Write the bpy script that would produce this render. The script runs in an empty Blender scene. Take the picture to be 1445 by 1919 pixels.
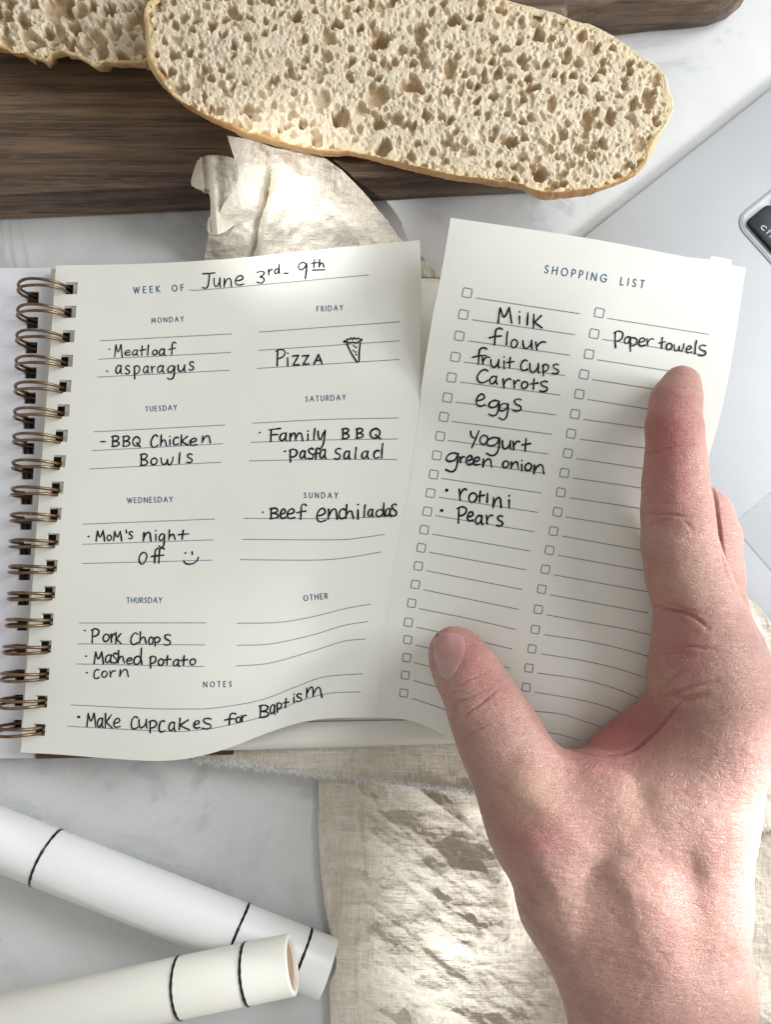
import bpy, bmesh, math, random
import numpy as np
from mathutils import Vector, Matrix
from mathutils.bvhtree import BVHTree
random.seed(5); RNG = np.random.default_rng(7)
S = bpy.context.scene; COL = S.collection
# ------------------------------------------------------------------ camera
F = 1449.0; CX = 722.5; CY = 959.5; D = 0.27; TILT = math.radians(6.0)
cd = bpy.data.cameras.new('camera'); cam = bpy.data.objects.new('camera', cd); COL.objects.link(cam)
cam.location = (0, 0, D); cam.rotation_euler = (TILT, 0, 0); S.camera = cam
cd.sensor_fit = 'VERTICAL'; cd.sensor_height = 34.6; cd.lens = 34.6*F/1919.0
cd.clip_start = 0.005; cd.clip_end = 50
cd.dof.use_dof = True; cd.dof.focus_distance = D-0.034; cd.dof.aperture_fstop = 22.0
# ------------------------------------------------------------------ light
w = bpy.data.worlds.new('World'); S.world = w; w.use_nodes = True
bg = w.node_tree.nodes['Background']; bg.inputs[0].default_value = (1.0, 0.985, 0.95, 1); bg.inputs[1].default_value = 0.485
def area(name, loc, target, size, power, color):
    l = bpy.data.lights.new(name, 'AREA'); l.shape = 'RECTANGLE'; l.size = size[0]; l.size_y = size[1]
    l.energy = power; l.color = color
    o = bpy.data.objects.new(name, l); COL.objects.link(o); o.location = loc
    o.rotation_euler = (Vector(target)-Vector(loc)).to_track_quat('-Z', 'Y').to_euler()
    return o
area('window_light', (0.60, 0.34, 0.58), (0.03, 0.02, 0), (0.36, 0.32), 4.0, (0.90, 0.95, 1.0))
area('added_rim_light', (0.48, 0.05, 0.27), (0.09, -0.03, .02), (0.13, 0.12), 1.9, (0.95, 0.97, 1.0))  # added low lamp, gives rim glow along the hand's right side
def patch(name, loc, target, ang, power):   # added narrow spot, put in to brighten one patch of towel or hand
    l = bpy.data.lights.new(name, 'SPOT'); l.spot_size = math.radians(ang); l.spot_blend = 1.0; l.energy = power; l.shadow_soft_size = .02; l.color = (.96, .98, 1.0)
    o = bpy.data.objects.new(name, l); COL.objects.link(o); o.location = loc; o.rotation_euler = (Vector(target)-Vector(loc)).to_track_quat('-Z', 'Y').to_euler()
S.view_settings.view_transform = 'Standard'; S.view_settings.look = 'None'
S.view_settings.exposure = 0.07; S.view_settings.gamma = 1.0
S.cycles.max_bounces = 8
# ------------------------------------------------------------------ helpers
ct, st = math.cos(TILT), math.sin(TILT)
def P(px, py, z):
    px = np.asarray(px, float); py = np.asarray(py, float); z = np.asarray(z, float)
    x = (px-CX)/F; y = -(py-CY)/F
    dy = y*ct + st; dz = y*st - ct
    t = (z-D)/dz
    return np.stack(np.broadcast_arrays(x*t, dy*t, z), -1)
def PV(px, py, z): return Vector(P(px, py, z).tolist())
def to_px(v):
    v = np.asarray(v, float); X = v[..., 0]; Y = v[..., 1]; Z = v[..., 2]-D
    cy = Y*ct + Z*st; cz = -Y*st + Z*ct
    return np.stack([CX + F*X/(-cz), CY - F*cy/(-cz)], -1)
def tps(pts):
    pts = np.array(pts, float); n = len(pts); xy = pts[:, :2]/400.0
    def phi(r2): return 0.5*r2*np.log(r2+1e-12)
    d2 = ((xy[:, None]-xy[None])**2).sum(-1)
    A = np.zeros((n+3, n+3)); A[:n, :n] = phi(d2)+np.eye(n)*1e-3; A[:n, n] = 1; A[:n, n+1:] = xy; A[n, :n] = 1; A[n+1:, :n] = xy.T
    c = np.linalg.solve(A, np.concatenate([pts[:, 2], np.zeros(3)]))
    def f(px, py):
        q = np.stack([np.asarray(px, float)/400.0, np.asarray(py, float)/400.0], -1)
        d = ((q[..., None, :]-xy)**2).sum(-1)
        return phi(d)@c[:n] + c[n] + q@c[n+1:]
    return f
def vnoise(x, y, seed=0):
    x = np.asarray(x, float); y = np.asarray(y, float)
    xi = np.floor(x).astype(np.int64); yi = np.floor(y).astype(np.int64); fx = x-xi; fy = y-yi
    def h(a, b):
        n = (a*374761393 + b*668265263 + seed*974634777) & 0xffffffff
        n = ((n ^ (n >> 13))*1274126177) & 0xffffffff
        n = (n ^ (n >> 16)) & 0xffff
        return n/65535.0
    u = fx*fx*fx*(fx*(fx*6-15)+10); v = fy*fy*fy*(fy*(fy*6-15)+10)
    return (h(xi, yi)*(1-u)+h(xi+1, yi)*u)*(1-v) + (h(xi, yi+1)*(1-u)+h(xi+1, yi+1)*u)*v
def fbm(x, y, o=4, seed=0, gain=.5):
    s = 0; a = 1; t = 0
    for i in range(o):
        s = s + a*(vnoise(x*2**i+17*i, y*2**i+5*i, seed+i)-.5); t += a; a *= gain
    return s/t*2
def ridge(x, y, o=3, seed=0):
    s = 0; a = 1; t = 0
    for i in range(o):
        s = s + a*(1-np.abs(vnoise(x*2**i, y*2**i, seed+i)*2-1)); t += a; a *= .5
    return s/t
def cat(pts, n=8, closed=False):
    p = np.array(pts, float)
    if len(p) < 3 and not closed: return np.array([p[0]+(p[-1]-p[0])*i/n for i in range(n+1)])
    q = np.vstack([p[-1], p, p[0], p[1]]) if closed else np.vstack([2*p[0]-p[1], p, 2*p[-1]-p[-2]])
    out = []
    for i in range(1, len(q)-2):
        for k in range(n):
            t = k/n
            out.append(.5*((2*q[i])+(-q[i-1]+q[i+1])*t+(2*q[i-1]-5*q[i]+4*q[i+1]-q[i+2])*t*t+(-q[i-1]+3*q[i]-3*q[i+1]+q[i+2])*t**3))
    if not closed: out.append(p[-1])
    return np.array(out)
def resample(c, n):
    c = np.asarray(c, float); L = np.concatenate([[0], np.cumsum(np.linalg.norm(np.diff(c, axis=0), axis=1))]); t = np.linspace(0, L[-1], n) if np.isscalar(n) else np.asarray(n)*L[-1]
    return np.stack([np.interp(t, L, c[:, k]) for k in range(c.shape[1])], -1)
def mesh_obj(name, verts, faces, mat, parent=None, smooth=True, sharp=None):
    me = bpy.data.meshes.new(name)
    verts = np.asarray(verts, np.float32); me.vertices.add(len(verts)); me.vertices.foreach_set('co', verts.ravel())
    if isinstance(faces, np.ndarray):
        k = faces.shape[1]; lens = np.full(len(faces), k); flat = faces.ravel()
    else:
        lens = np.array([len(f) for f in faces]); flat = np.array([i for f in faces for i in f])
    me.loops.add(len(flat)); me.loops.foreach_set('vertex_index', flat.astype(np.int32))
    me.polygons.add(len(lens)); me.polygons.foreach_set('loop_start', np.concatenate([[0], np.cumsum(lens)[:-1]]).astype(np.int32))
    me.update(calc_edges=True); me.validate()
    me.polygons.foreach_set('use_smooth', np.full(len(me.polygons), smooth))
    if mat: me.materials.append(mat)
    o = bpy.data.objects.new(name, me); COL.objects.link(o)
    if parent: o.parent = parent
    if sharp: me.set_sharp_from_angle(angle=math.radians(sharp))
    return o
def bm_obj(name, bm, mat, parent=None, smooth=True, sharp=35):
    me = bpy.data.meshes.new(name); bmesh.ops.recalc_face_normals(bm, faces=bm.faces[:]); bm.to_mesh(me); bm.free()
    me.polygons.foreach_set('use_smooth', np.full(len(me.polygons), smooth))
    if smooth and sharp: me.set_sharp_from_angle(angle=math.radians(sharp))
    me.materials.append(mat); o = bpy.data.objects.new(name, me); COL.objects.link(o)
    if parent: o.parent = parent
    return o
def empty(name, loc, label, cat_, group=None):
    o = bpy.data.objects.new(name, None); COL.objects.link(o); o.location = loc; o['label'] = label; o['category'] = cat_
    o.empty_display_size = .01
    if group: o['group'] = group
    bpy.context.view_layer.update()
    return o
def adopt(root, *objs):
    for o in objs:
        o.parent = root; o.matrix_parent_inverse = Matrix.Translation(-Vector(root.location))
def grid_faces(nr, nc, mask=None):
    i = np.arange(nr*nc).reshape(nr, nc)
    f = np.stack([i[:-1, :-1], i[1:, :-1], i[1:, 1:], i[:-1, 1:]], -1)
    return f[mask] if mask is not None else f.reshape(-1, 4)
def coons(top, bot, left, right, s, t):
    T = resample(top, s); B = resample(bot, s); L = resample(left, t); R = resample(right, t)
    s_ = s[None, :, None]; t_ = t[:, None, None]
    return ((1-t_)*T[None]+t_*B[None] + (1-s_)*L[:, None]+s_*R[:, None]
            - ((1-s_)*(1-t_)*T[0]+s_*(1-t_)*T[-1]+(1-s_)*t_*B[0]+s_*t_*B[-1]))
def solidify(o, th, off=-1):
    m = o.modifiers.new('thickness', 'SOLIDIFY'); m.thickness = th; m.offset = off; return o
def attr(o, name, vals):
    a = o.data.attributes.new(name, 'FLOAT', 'POINT'); a.data.foreach_set('value', np.asarray(vals, np.float32)); return a
def smoothstep(a, b, x):
    t = np.clip((x-a)/(b-a), 0, 1); return t*t*(3-2*t)
patch('added_patch_spot', (-.03, -.46, .24), P(850, 1725, .004), 8.0, 17.0)
patch('added_patch_spot', (-.16, -.10, .52), P(560, 385, .020), 5.2, 36.0)
patch('added_patch_spot', (.45, -.02, .17), P(1420, 1560, .045), 11.5, 34.0)
patch('added_patch_spot', (.44, .10, .22), P(1340, 960, .05), 6.0, 16.0)
# ------------------------------------------------------------------ materials
class M:
    def __init__(s, name, rough=.6, color=(.5, .5, .5), spec=.5, metal=0):
        s.m = bpy.data.materials.new(name); s.m.use_nodes = True; s.n = s.m.node_tree.nodes; s.l = s.m.node_tree.links
        s.b = s.n['Principled BSDF']; s.b.inputs['Roughness'].default_value = rough; s.b.inputs['Base Color'].default_value = (*color, 1)
        s.b.inputs['Specular IOR Level'].default_value = spec; s.b.inputs['Metallic'].default_value = metal
        s.co = None
    def nd(s, t, **k):
        n = s.n.new(t)
        for a, b in k.items():
            if a in n.inputs: n.inputs[a].default_value = b
            else: setattr(n, a, b)
        return n
    def coord(s, rot=0, scale=(1, 1, 1), loc=(0, 0, 0)):
        if not s.co: s.co = s.n.new('ShaderNodeTexCoord')
        mp = s.n.new('ShaderNodeMapping'); mp.inputs['Rotation'].default_value = (0, 0, rot); mp.inputs['Scale'].default_value = scale; mp.inputs['Location'].default_value = loc
        g = s.n.new('ShaderNodeNewGeometry') if not hasattr(s, 'geo') else s.geo; s.geo = g
        s.l.new(g.outputs['Position'], mp.inputs[0]); return mp.outputs[0]
    def noise(s, scale, detail=4, rough=.5, dist=0, vec=None):
        n = s.nd('ShaderNodeTexNoise', Scale=scale, Detail=detail, Roughness=rough, Distortion=dist)
        s.l.new(vec if vec is not None else s.coord(), n.inputs['Vector']); return n.outputs['Fac']
    def voro(s, scale, vec=None, feature='F1', out='Distance'):
        n = s.nd('ShaderNodeTexVoronoi', Scale=scale); n.feature = feature
        s.l.new(vec if vec is not None else s.coord(), n.inputs['Vector']); return n.outputs[out]
    def ramp(s, fac, stops):
        r = s.n.new('ShaderNodeValToRGB'); e = r.color_ramp.elements
        while len(e) < len(stops): e.new(.5)
        for q, (p, c) in zip(e, stops): q.position = p; q.color = (*c, 1) if len(c) == 3 else c
        s.l.new(fac, r.inputs[0]); return r.outputs[0]
    def gray(s, fac, a, b, ca=0., cb=1.):
        n = s.nd('ShaderNodeMapRange'); n.inputs['From Min'].default_value = a; n.inputs['From Max'].default_value = b
        n.inputs['To Min'].default_value = ca; n.inputs['To Max'].default_value = cb; s.l.new(fac, n.inputs[0]); return n.outputs[0]
    def mix(s, fac, a, b, mode='MIX'):
        n = s.n.new('ShaderNodeMix'); n.data_type = 'RGBA'; n.blend_type = mode
        for i, v in ((0, fac), (6, a), (7, b)):
            if isinstance(v, (int, float)): n.inputs[i].default_value = v
            elif isinstance(v, tuple): n.inputs[i].default_value = (*v, 1)
            else: s.l.new(v, n.inputs[i])
        return n.outputs[2]
    def math(s, op, a, b=0.):
        n = s.n.new('ShaderNodeMath'); n.operation = op
        for i, v in ((0, a), (1, b)):
            if isinstance(v, (int, float)): n.inputs[i].default_value = v
            else: s.l.new(v, n.inputs[i])
        return n.outputs[0]
    def attr(s, name):
        n = s.n.new('ShaderNodeAttribute'); n.attribute_name = name; return n.outputs['Fac']
    def color(s, c): s.l.new(c, s.b.inputs['Base Color'])
    def rough(s, c): s.l.new(c, s.b.inputs['Roughness'])
    def bump(s, h, dist, strength=1., prev=None):
        n = s.n.new('ShaderNodeBump'); n.inputs['Distance'].default_value = dist; n.inputs['Strength'].default_value = strength
        s.l.new(h, n.inputs['Height'])
        if prev is not None: s.l.new(prev, n.inputs['Normal'])
        s.l.new(n.outputs[0], s.b.inputs['Normal']); return n.outputs[0]
    def sss(s, wgt, radius, scale):
        s.b.inputs['Subsurface Weight'].default_value = wgt; s.b.inputs['Subsurface Radius'].default_value = radius; s.b.inputs['Subsurface Scale'].default_value = scale
# marble
mm = M('marble', .22, spec=.5)
v = mm.coord()
n1 = mm.noise(14, 6, .6, 1.2, v); n2 = mm.noise(42, 5, .6, .6, v); n3 = mm.noise(9, 7, .65, 2.2, mm.coord(.7, (1, .45, 1)))
c = mm.ramp(n1, [(.3, (.56, .57, .56)), (.5, (.65, .655, .645)), (.7, (.70, .70, .69))])
vein = mm.math('ABSOLUTE', mm.math('SUBTRACT', n3, .5)); vein = mm.math('MULTIPLY', mm.gray(vein, 0, .03, .4, 0), mm.gray(mm.noise(16, 2), .46, .58))
c = mm.mix(vein, c, (.30, .32, .345))
sp = mm.gray(n2, .6, .72, 0, .5); c = mm.mix(sp, c, (.30, .31, .32)); c = mm.mix(mm.math('MULTIPLY', mm.gray(mm.voro(55), .05, .16, .5, 0), mm.gray(mm.noise(30), .44, .56)), c, (.28, .29, .31))
mm.color(c); mm.rough(mm.gray(n2, .3, .7, .18, .34)); mm.bump(mm.noise(300, 3), .00002)
MARBLE = mm.m
# paper
def paper(name, col, tr=.0):
    p = M(name, .62, col, .25); n = p.noise(2600, 3, .6); n2 = p.noise(60, 3)
    p.color(p.mix(p.gray(n2, .3, .7, 0, 1), col, tuple(x*.965 for x in col))); p.bump(n, .00003, .6); return p.m
PAPER = paper('cream_paper', (.775, .77, .70)); PAPER2 = paper('page_paper', (.79, .78, .70)); WHITE_PAPER = paper('white_page', (.77, .77, .81))
PRINT = M('blue_print', .6, (.07, .14, .23), .2).m
LINE = M('rule_print', .6, (.13, .21, .28), .2).m
INK = M('black_ink', .4, (.006, .007, .009), .4).m
br = M('brown_cover', .6, (.11, .065, .045), .3); br.bump(br.noise(900, 3), .00006); BROWN = br.m
wr = M('bronze_wire', .34, (.20, .115, .06), .5, 1.0); wr.color(wr.mix(wr.gray(wr.noise(300, 3), .35, .65), (.30, .195, .11), (.15, .095, .06))); WIRE = wr.m
# wood
wd = M('walnut_wood', .5, spec=.35)
vr = wd.coord(math.radians(-3.2), (1, 1, 1))
va = wd.coord(math.radians(-3.2), (.05, 1, 1)); vb = wd.coord(math.radians(-3.2), (.022, 1, .6)); vc = wd.coord(math.radians(-3.2), (.08, 1, .6))
g1 = wd.noise(75, 5, .55, .6, va); g2 = wd.noise(420, 4, .7, .3, vb); g3 = wd.noise(1200, 3, .6, 0, vc)
c = wd.ramp(g1, [(.28, (.06, .037, .024)), (.44, (.125, .080, .051)), (.55, (.18, .115, .073)), (.63, (.27, .175, .105)), (.75, (.15, .09, .055))])
c = wd.mix(wd.gray(g2, .45, .62, 0, .65), c, (.022, .014, .010)); c = wd.mix(wd.gray(g3, .5, .75, 0, .35), c, (.26, .19, .14))
sxy = wd.nd('ShaderNodeSeparateXYZ'); wd.l.new(vr, sxy.inputs[0])
strip = wd.math('MULTIPLY', wd.gray(sxy.outputs['Y'], .1355, .1375, 1, 0), .7); c = wd.mix(strip, c, wd.mix(.5, c, (.24, .14, .075)))
g4 = wd.noise(1900, 2, .5, 0, wd.coord(math.radians(-3.2), (.035, 1, .6))); c = wd.mix(wd.gray(g4, .6, .68, 0, .6), c, (.03, .019, .013)); wd.color(c); wd.rough(wd.gray(g2, .3, .7, .42, .62)); wd.bump(wd.math('ADD', g2, g3), .00012, .7); WOOD = wd.m
# linen
def linen(name, c1, c2):
    t = M(name, .9, spec=.12)
    a = t.math('SINE', t.math('MULTIPLY', t.gray(t.coord_x(.35) if hasattr(t, 'coord_x') else t.noise(1), 0, 1), 1)) if False else None
    wv1 = t.nd('ShaderNodeTexWave', Scale=860., Distortion=2.6, Detail=2.); wv1.inputs['Detail Scale'].default_value = 2.
    wv2 = t.nd('ShaderNodeTexWave', Scale=860., Distortion=2.6, Detail=2.); wv2.inputs['Detail Scale'].default_value = 2.
    t.l.new(t.coord(.12), wv1.inputs[0]); t.l.new(t.coord(.12+math.pi/2), wv2.inputs[0])
    wv = t.math('ADD', wv1.outputs['Fac'], wv2.outputs['Fac'])
    nf = t.noise(700, 5, .65); tx = t.noise(1500, 2, .6, 0, t.coord(.12, (1, .07, 1))); ty = t.noise(1500, 2, .6, 0, t.coord(.12, (.07, 1, 1))); n0 = t.noise(90, 5, .6); ns = t.noise(230, 3, .6, .8, t.coord(.12, (1, .25, 1)))
    c = t.mix(t.gray(n0, .35, .65), c1, c2); c = t.mix(t.gray(ns, .60, .74, 0, .5), c, tuple(x*.5 for x in c2))
    c = t.mix(t.gray(wv, .2, 1.8, .22, 0), c, tuple(x*.6 for x in c2))
    c = t.mix(t.gray(t.math('ADD', tx, ty), .75, 1.05, .4, 0), c, tuple(x*.72 for x in c2)); c = t.mix(t.gray(tx, .58, .70, 0, .45), c, (.90, .87, .80)); c = t.mix(t.gray(ty, .58, .70, 0, .45), c, (.90, .87, .80)); t.color(c); t.b.inputs['Sheen Weight'].default_value = .12; t.b.inputs['Sheen Roughness'].default_value = .4
    t.bump(t.math('ADD', t.math('MULTIPLY', wv, .35), t.math('ADD', t.math('MULTIPLY', t.math('ADD', tx, ty), 2.2), t.math('MULTIPLY', nf, 1.2))), .00016, 1.)
    return t.m
LINEN = linen('linen', (.79, .73, .625), (.69, .63, .52)); THREAD = M('thread', .8, (.95, .945, .93), .2).m
# plastic, metal
pl = M('white_plastic', .38, (.80, .80, .79), .45); pl.bump(pl.noise(1800, 2), .00001); pl.sss(.3, (1, .9, .8), .002); TUBEW = pl.m
pl = M('ivory_plastic', .42, (.76, .745, .67), .4); pl.bump(pl.noise(1800, 2), .00001); pl.sss(.3, (1, .9, .7), .002); TUBEI = pl.m
TAN = M('cardboard', .8, (.42, .30, .20), .2).m
bl = M('band_black', .4, (.008, .008, .009), .5); bl.rough(bl.gray(bl.noise(900, 3), .4, .6, .25, .6)); BAND = bl.m
al = M('laptop_metal', .52, (.56, .59, .62), .5, .35); al.color(al.mix(al.gray(al.noise(25, 4), .3, .7), (.48, .49, .50), (.44, .45, .46))); al.bump(al.noise(4000, 2), .00001); ALU = al.m
al2 = M('trackpad_glass', .3, (.43, .445, .46), .4, .1); PAD = al2.m
ALE = M('polished_edge', .25, (.55, .57, .59), .5, .5).m
KEY = M('key_black', .5, (.012, .013, .018), .4).m; KEYT = M('key_print', .5, (.55, .57, .6), .3).m
# bread
cr = M('bread_crumb', .72, spec=.2)
nb = cr.noise(240, 5, .65); nb2 = cr.noise(40, 3)
c = cr.mix(cr.gray(nb, .3, .7), (.59, .48, .34), (.75, .66, .515)); c = cr.mix(cr.gray(nb2, .4, .7, 0, .35), c, (.72, .60, .42))
c = cr.mix(cr.gray(cr.attr('rim'), 0, 1, 0, .6), c, (.74, .55, .27))
c = cr.mix(cr.math('MULTIPLY', cr.attr('cell'), .75), c, (.50, .37, .225)); cr.color(c); cr.bump(cr.noise(1500, 5, .7), .0002, .6); cr.sss(.22, (1, .75, .5), .0014); CRUMB = cr.m  # tan cell lining, with the shade of deep holes painted into the colour
cu = M('bread_crust', .55, spec=.3)
nb = cu.noise(120, 5, .6); c = cu.mix(cu.gray(nb, .3, .7), (.66, .44, .19), (.78, .62, .36))
c = cu.mix(cu.attr('brown'), c, cu.mix(cu.gray(nb, .35, .65), (.42, .20, .07), (.62, .38, .16)))
c = cu.mix(cu.attr('pale'), c, (.70, .63, .46))
cu.color(c); cu.bump(cu.noise(900, 5, .7), .0004, .8); cu.sss(.15, (1, .6, .3), .002); CRUST = cu.m
# skin
sk = M('skin', .46, spec=.45)
n1 = sk.noise(90, 4, .6); n2 = sk.noise(420, 4, .6); n3 = sk.noise(34, 3, .5)
c = sk.mix(sk.gray(n1, .3, .7), (.43, .240, .195), (.555, .340, .275))
c = sk.mix(sk.gray(n3, .35, .65, 0, .4), c, (.47, .24, .205)); c = sk.mix(sk.gray(n2, .5, .7, 0, .22), c, (.38, .165, .13))
c = sk.mix(sk.attr('red'), c, (.42, .125, .125)); c = sk.mix(sk.attr('yellow'), c, (.64, .43, .31))
fr = sk.gray(sk.voro(75), .035, .075, .55, 0); fr = sk.math('MULTIPLY', fr, sk.gray(sk.noise(20), .5, .62)); c = sk.mix(fr, c, (.33, .15, .09))
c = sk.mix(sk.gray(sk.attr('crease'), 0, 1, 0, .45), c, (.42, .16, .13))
sk.color(c)
vl = sk.coord(.5, (1, 2.2, 1)); f1 = sk.voro(900, vl, 'DISTANCE_TO_EDGE'); f2 = sk.noise(600, 4, .7, .5, sk.coord(-.15, (.35, 1.6, 1)))
f1 = sk.gray(f1, 0, .12, 0, 1)
b = sk.bump(f1, .00016, .8); b = sk.bump(f2, .00055, .8, b); sk.bump(n2, .0003, .7, b)
sk.rough(sk.gray(n2, .3, .7, .38, .54)); sk.sss(.32, (1, .35, .2), .0035); SKIN = sk.m
nl = M('nail', .25, (.60, .37, .38), .5); nl.color(nl.mix(nl.gray(nl.noise(110, 3), .4, .65), (.43, .215, .20), (.45, .27, .255))); nl.sss(.3, (1, .4, .3), .002); NAIL = nl.m
HAIR = M('fine_hair', .3, (.85, .72, .55), .5).m
# ------------------------------------------------------------------ countertop
bm = bmesh.new(); bmesh.ops.create_cube(bm, size=1, matrix=Matrix.Translation((0.1, 0, -.015)) @ Matrix.Diagonal((1.8, 1.4, .03, 1)))
o = bm_obj('countertop', bm, MARBLE); o['kind'] = 'structure'
# ------------------------------------------------------------------ cutting board
def prism(outline_px_at_z, ztop, zbot, name, mat, bev=.003, seg=4):
    pts = P(outline_px_at_z[:, 0], outline_px_at_z[:, 1], ztop)
    bm = bmesh.new(); vs = [bm.verts.new(p) for p in pts]; f = bm.faces.new(vs)
    bm.normal_update()
    if f.normal.z < 0: f.normal_flip()
    r = bmesh.ops.extrude_face_region(bm, geom=[f]); up = [g for g in r['geom'] if isinstance(g, bmesh.types.BMVert)]
    for q in vs: q.co.z = zbot
    bm.edges.ensure_lookup_table()
    es = [e for e in bm.edges if all(abs(q.co.z-ztop) < 1e-6 for q in e.verts)] + [e for e in bm.edges if all(abs(q.co.z-zbot) < 1e-6 for q in e.verts)]
    bmesh.ops.bevel(bm, geom=es, offset=bev, segments=seg, affect='EDGES', profile=.5)
    return bm_obj(name, bm, mat, None, True, 30)
bo = [(-500, 384), (0, 364), (500, 341), (1035, 318), (1056, 310), (1064, 275), (1062, 150), (1054, 50), (1068, 14), (1130, 4), (1170, 2), (1310, -4), (1358, -9), (1395, -22), (1422, -44), (1440, -85), (1450, -140), (1458, -300), (1463, -700), (-500, -700)]
o = prism(np.array(bo, float), .0185, .0012, 'cutting_board', WOOD, .0032)
o['label'] = 'dark walnut cutting board under the bread at the top'; o['category'] = 'cutting board'
# ------------------------------------------------------------------ laptop
lap = empty('laptop', PV(1200, 600, 0), 'silver laptop corner with one black key at the right edge', 'laptop')
A0 = P(1098, 440, .0042)[:2]; A1 = P(1445, 165, .0042)[:2]; ux = A1-A0; ux /= np.linalg.norm(ux); uy = np.array([ux[1], -ux[0]])   # ux depth, uy along front
Dp = P(1397, 1126, .0042)[:2]
def L2(a, b): return A0 + ux*a + uy*b
a_front = (Dp-A0)@ux
def rrect(a0, a1, b0, b1, r, n=8):
    out = []
    for (ca, cb, s0) in ((a0+r, b0+r, 180), (a1-r, b0+r, 270), (a1-r, b1-r, 0), (a0+r, b1-r, 90)):
        for k in range(n+1):
            t = math.radians(s0+90*k/n); out.append((ca+r*math.cos(t), cb+r*math.sin(t)))
    return out
def lap_prism(name, rect, zt, zb, mat, bev, seg=3):
    bm = bmesh.new(); vs = [bm.verts.new((*L2(a, b), zt)) for a, b in rect]; f = bm.faces.new(vs); bm.normal_update()
    if f.normal.z < 0: f.normal_flip()
    bmesh.ops.extrude_face_region(bm, geom=[f])
    for q in vs: q.co.z = zb
    if bev:
        es = [e for e in bm.edges if all(abs(q.co.z-zt) < 1e-6 for q in e.verts)]
        bmesh.ops.bevel(bm, geom=es, offset=bev, segments=seg, affect='EDGES', profile=.5)
    return bm_obj(name, bm, mat, None, True, 30)
body = lap_prism('body', rrect(a_front, a_front+.22, 0, .30, .008), .0042, .0006, ALU, .0006)
tp = P(1371, 984, .0042)[:2]-A0; ta, tb = tp@ux, tp@uy
pad_r = lap_prism('trackpad_rim', rrect(ta, ta+.065, tb, tb+.1, .0012, 4), .00432, .004, ALE, .0001, 1)
pad = lap_prism('trackpad', rrect(ta+.00045, ta+.0646, tb+.00045, tb+.0996, .001, 4), .00440, .004, PAD, 0)
kp = P(1364, 413, .0042)[:2]-A0; ka, kb = kp@ux, kp@uy
well_r = lap_prism('key_well_rim', rrect(ka+.0012, ka+.12, kb+.0012, kb+.26, .006, 10), .0047, .004, ALE, .0004, 2)
well = lap_prism('key_well', rrect(ka+.0022, ka+.119, kb+.0022, kb+.259, .0052, 10), .00482, .004, ALU, 0)
kk = P(1390, 414, .0062)[:2]-A0; ka2, kb2 = kk@ux, kk@uy
keys = []
for ia in range(2):
    for ib in range(2):
        k = lap_prism('key', rrect(ka2+.0014+ia*.0125, ka2+.0124+ia*.0125, kb2+.0012+ib*.0185, kb2+.0182+ib*.0185, .0022, 6), .0064, .0046, KEY, .0005, 2); keys.append(k)
adopt(lap, body, pad_r, pad, well_r, well, *keys)
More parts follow.
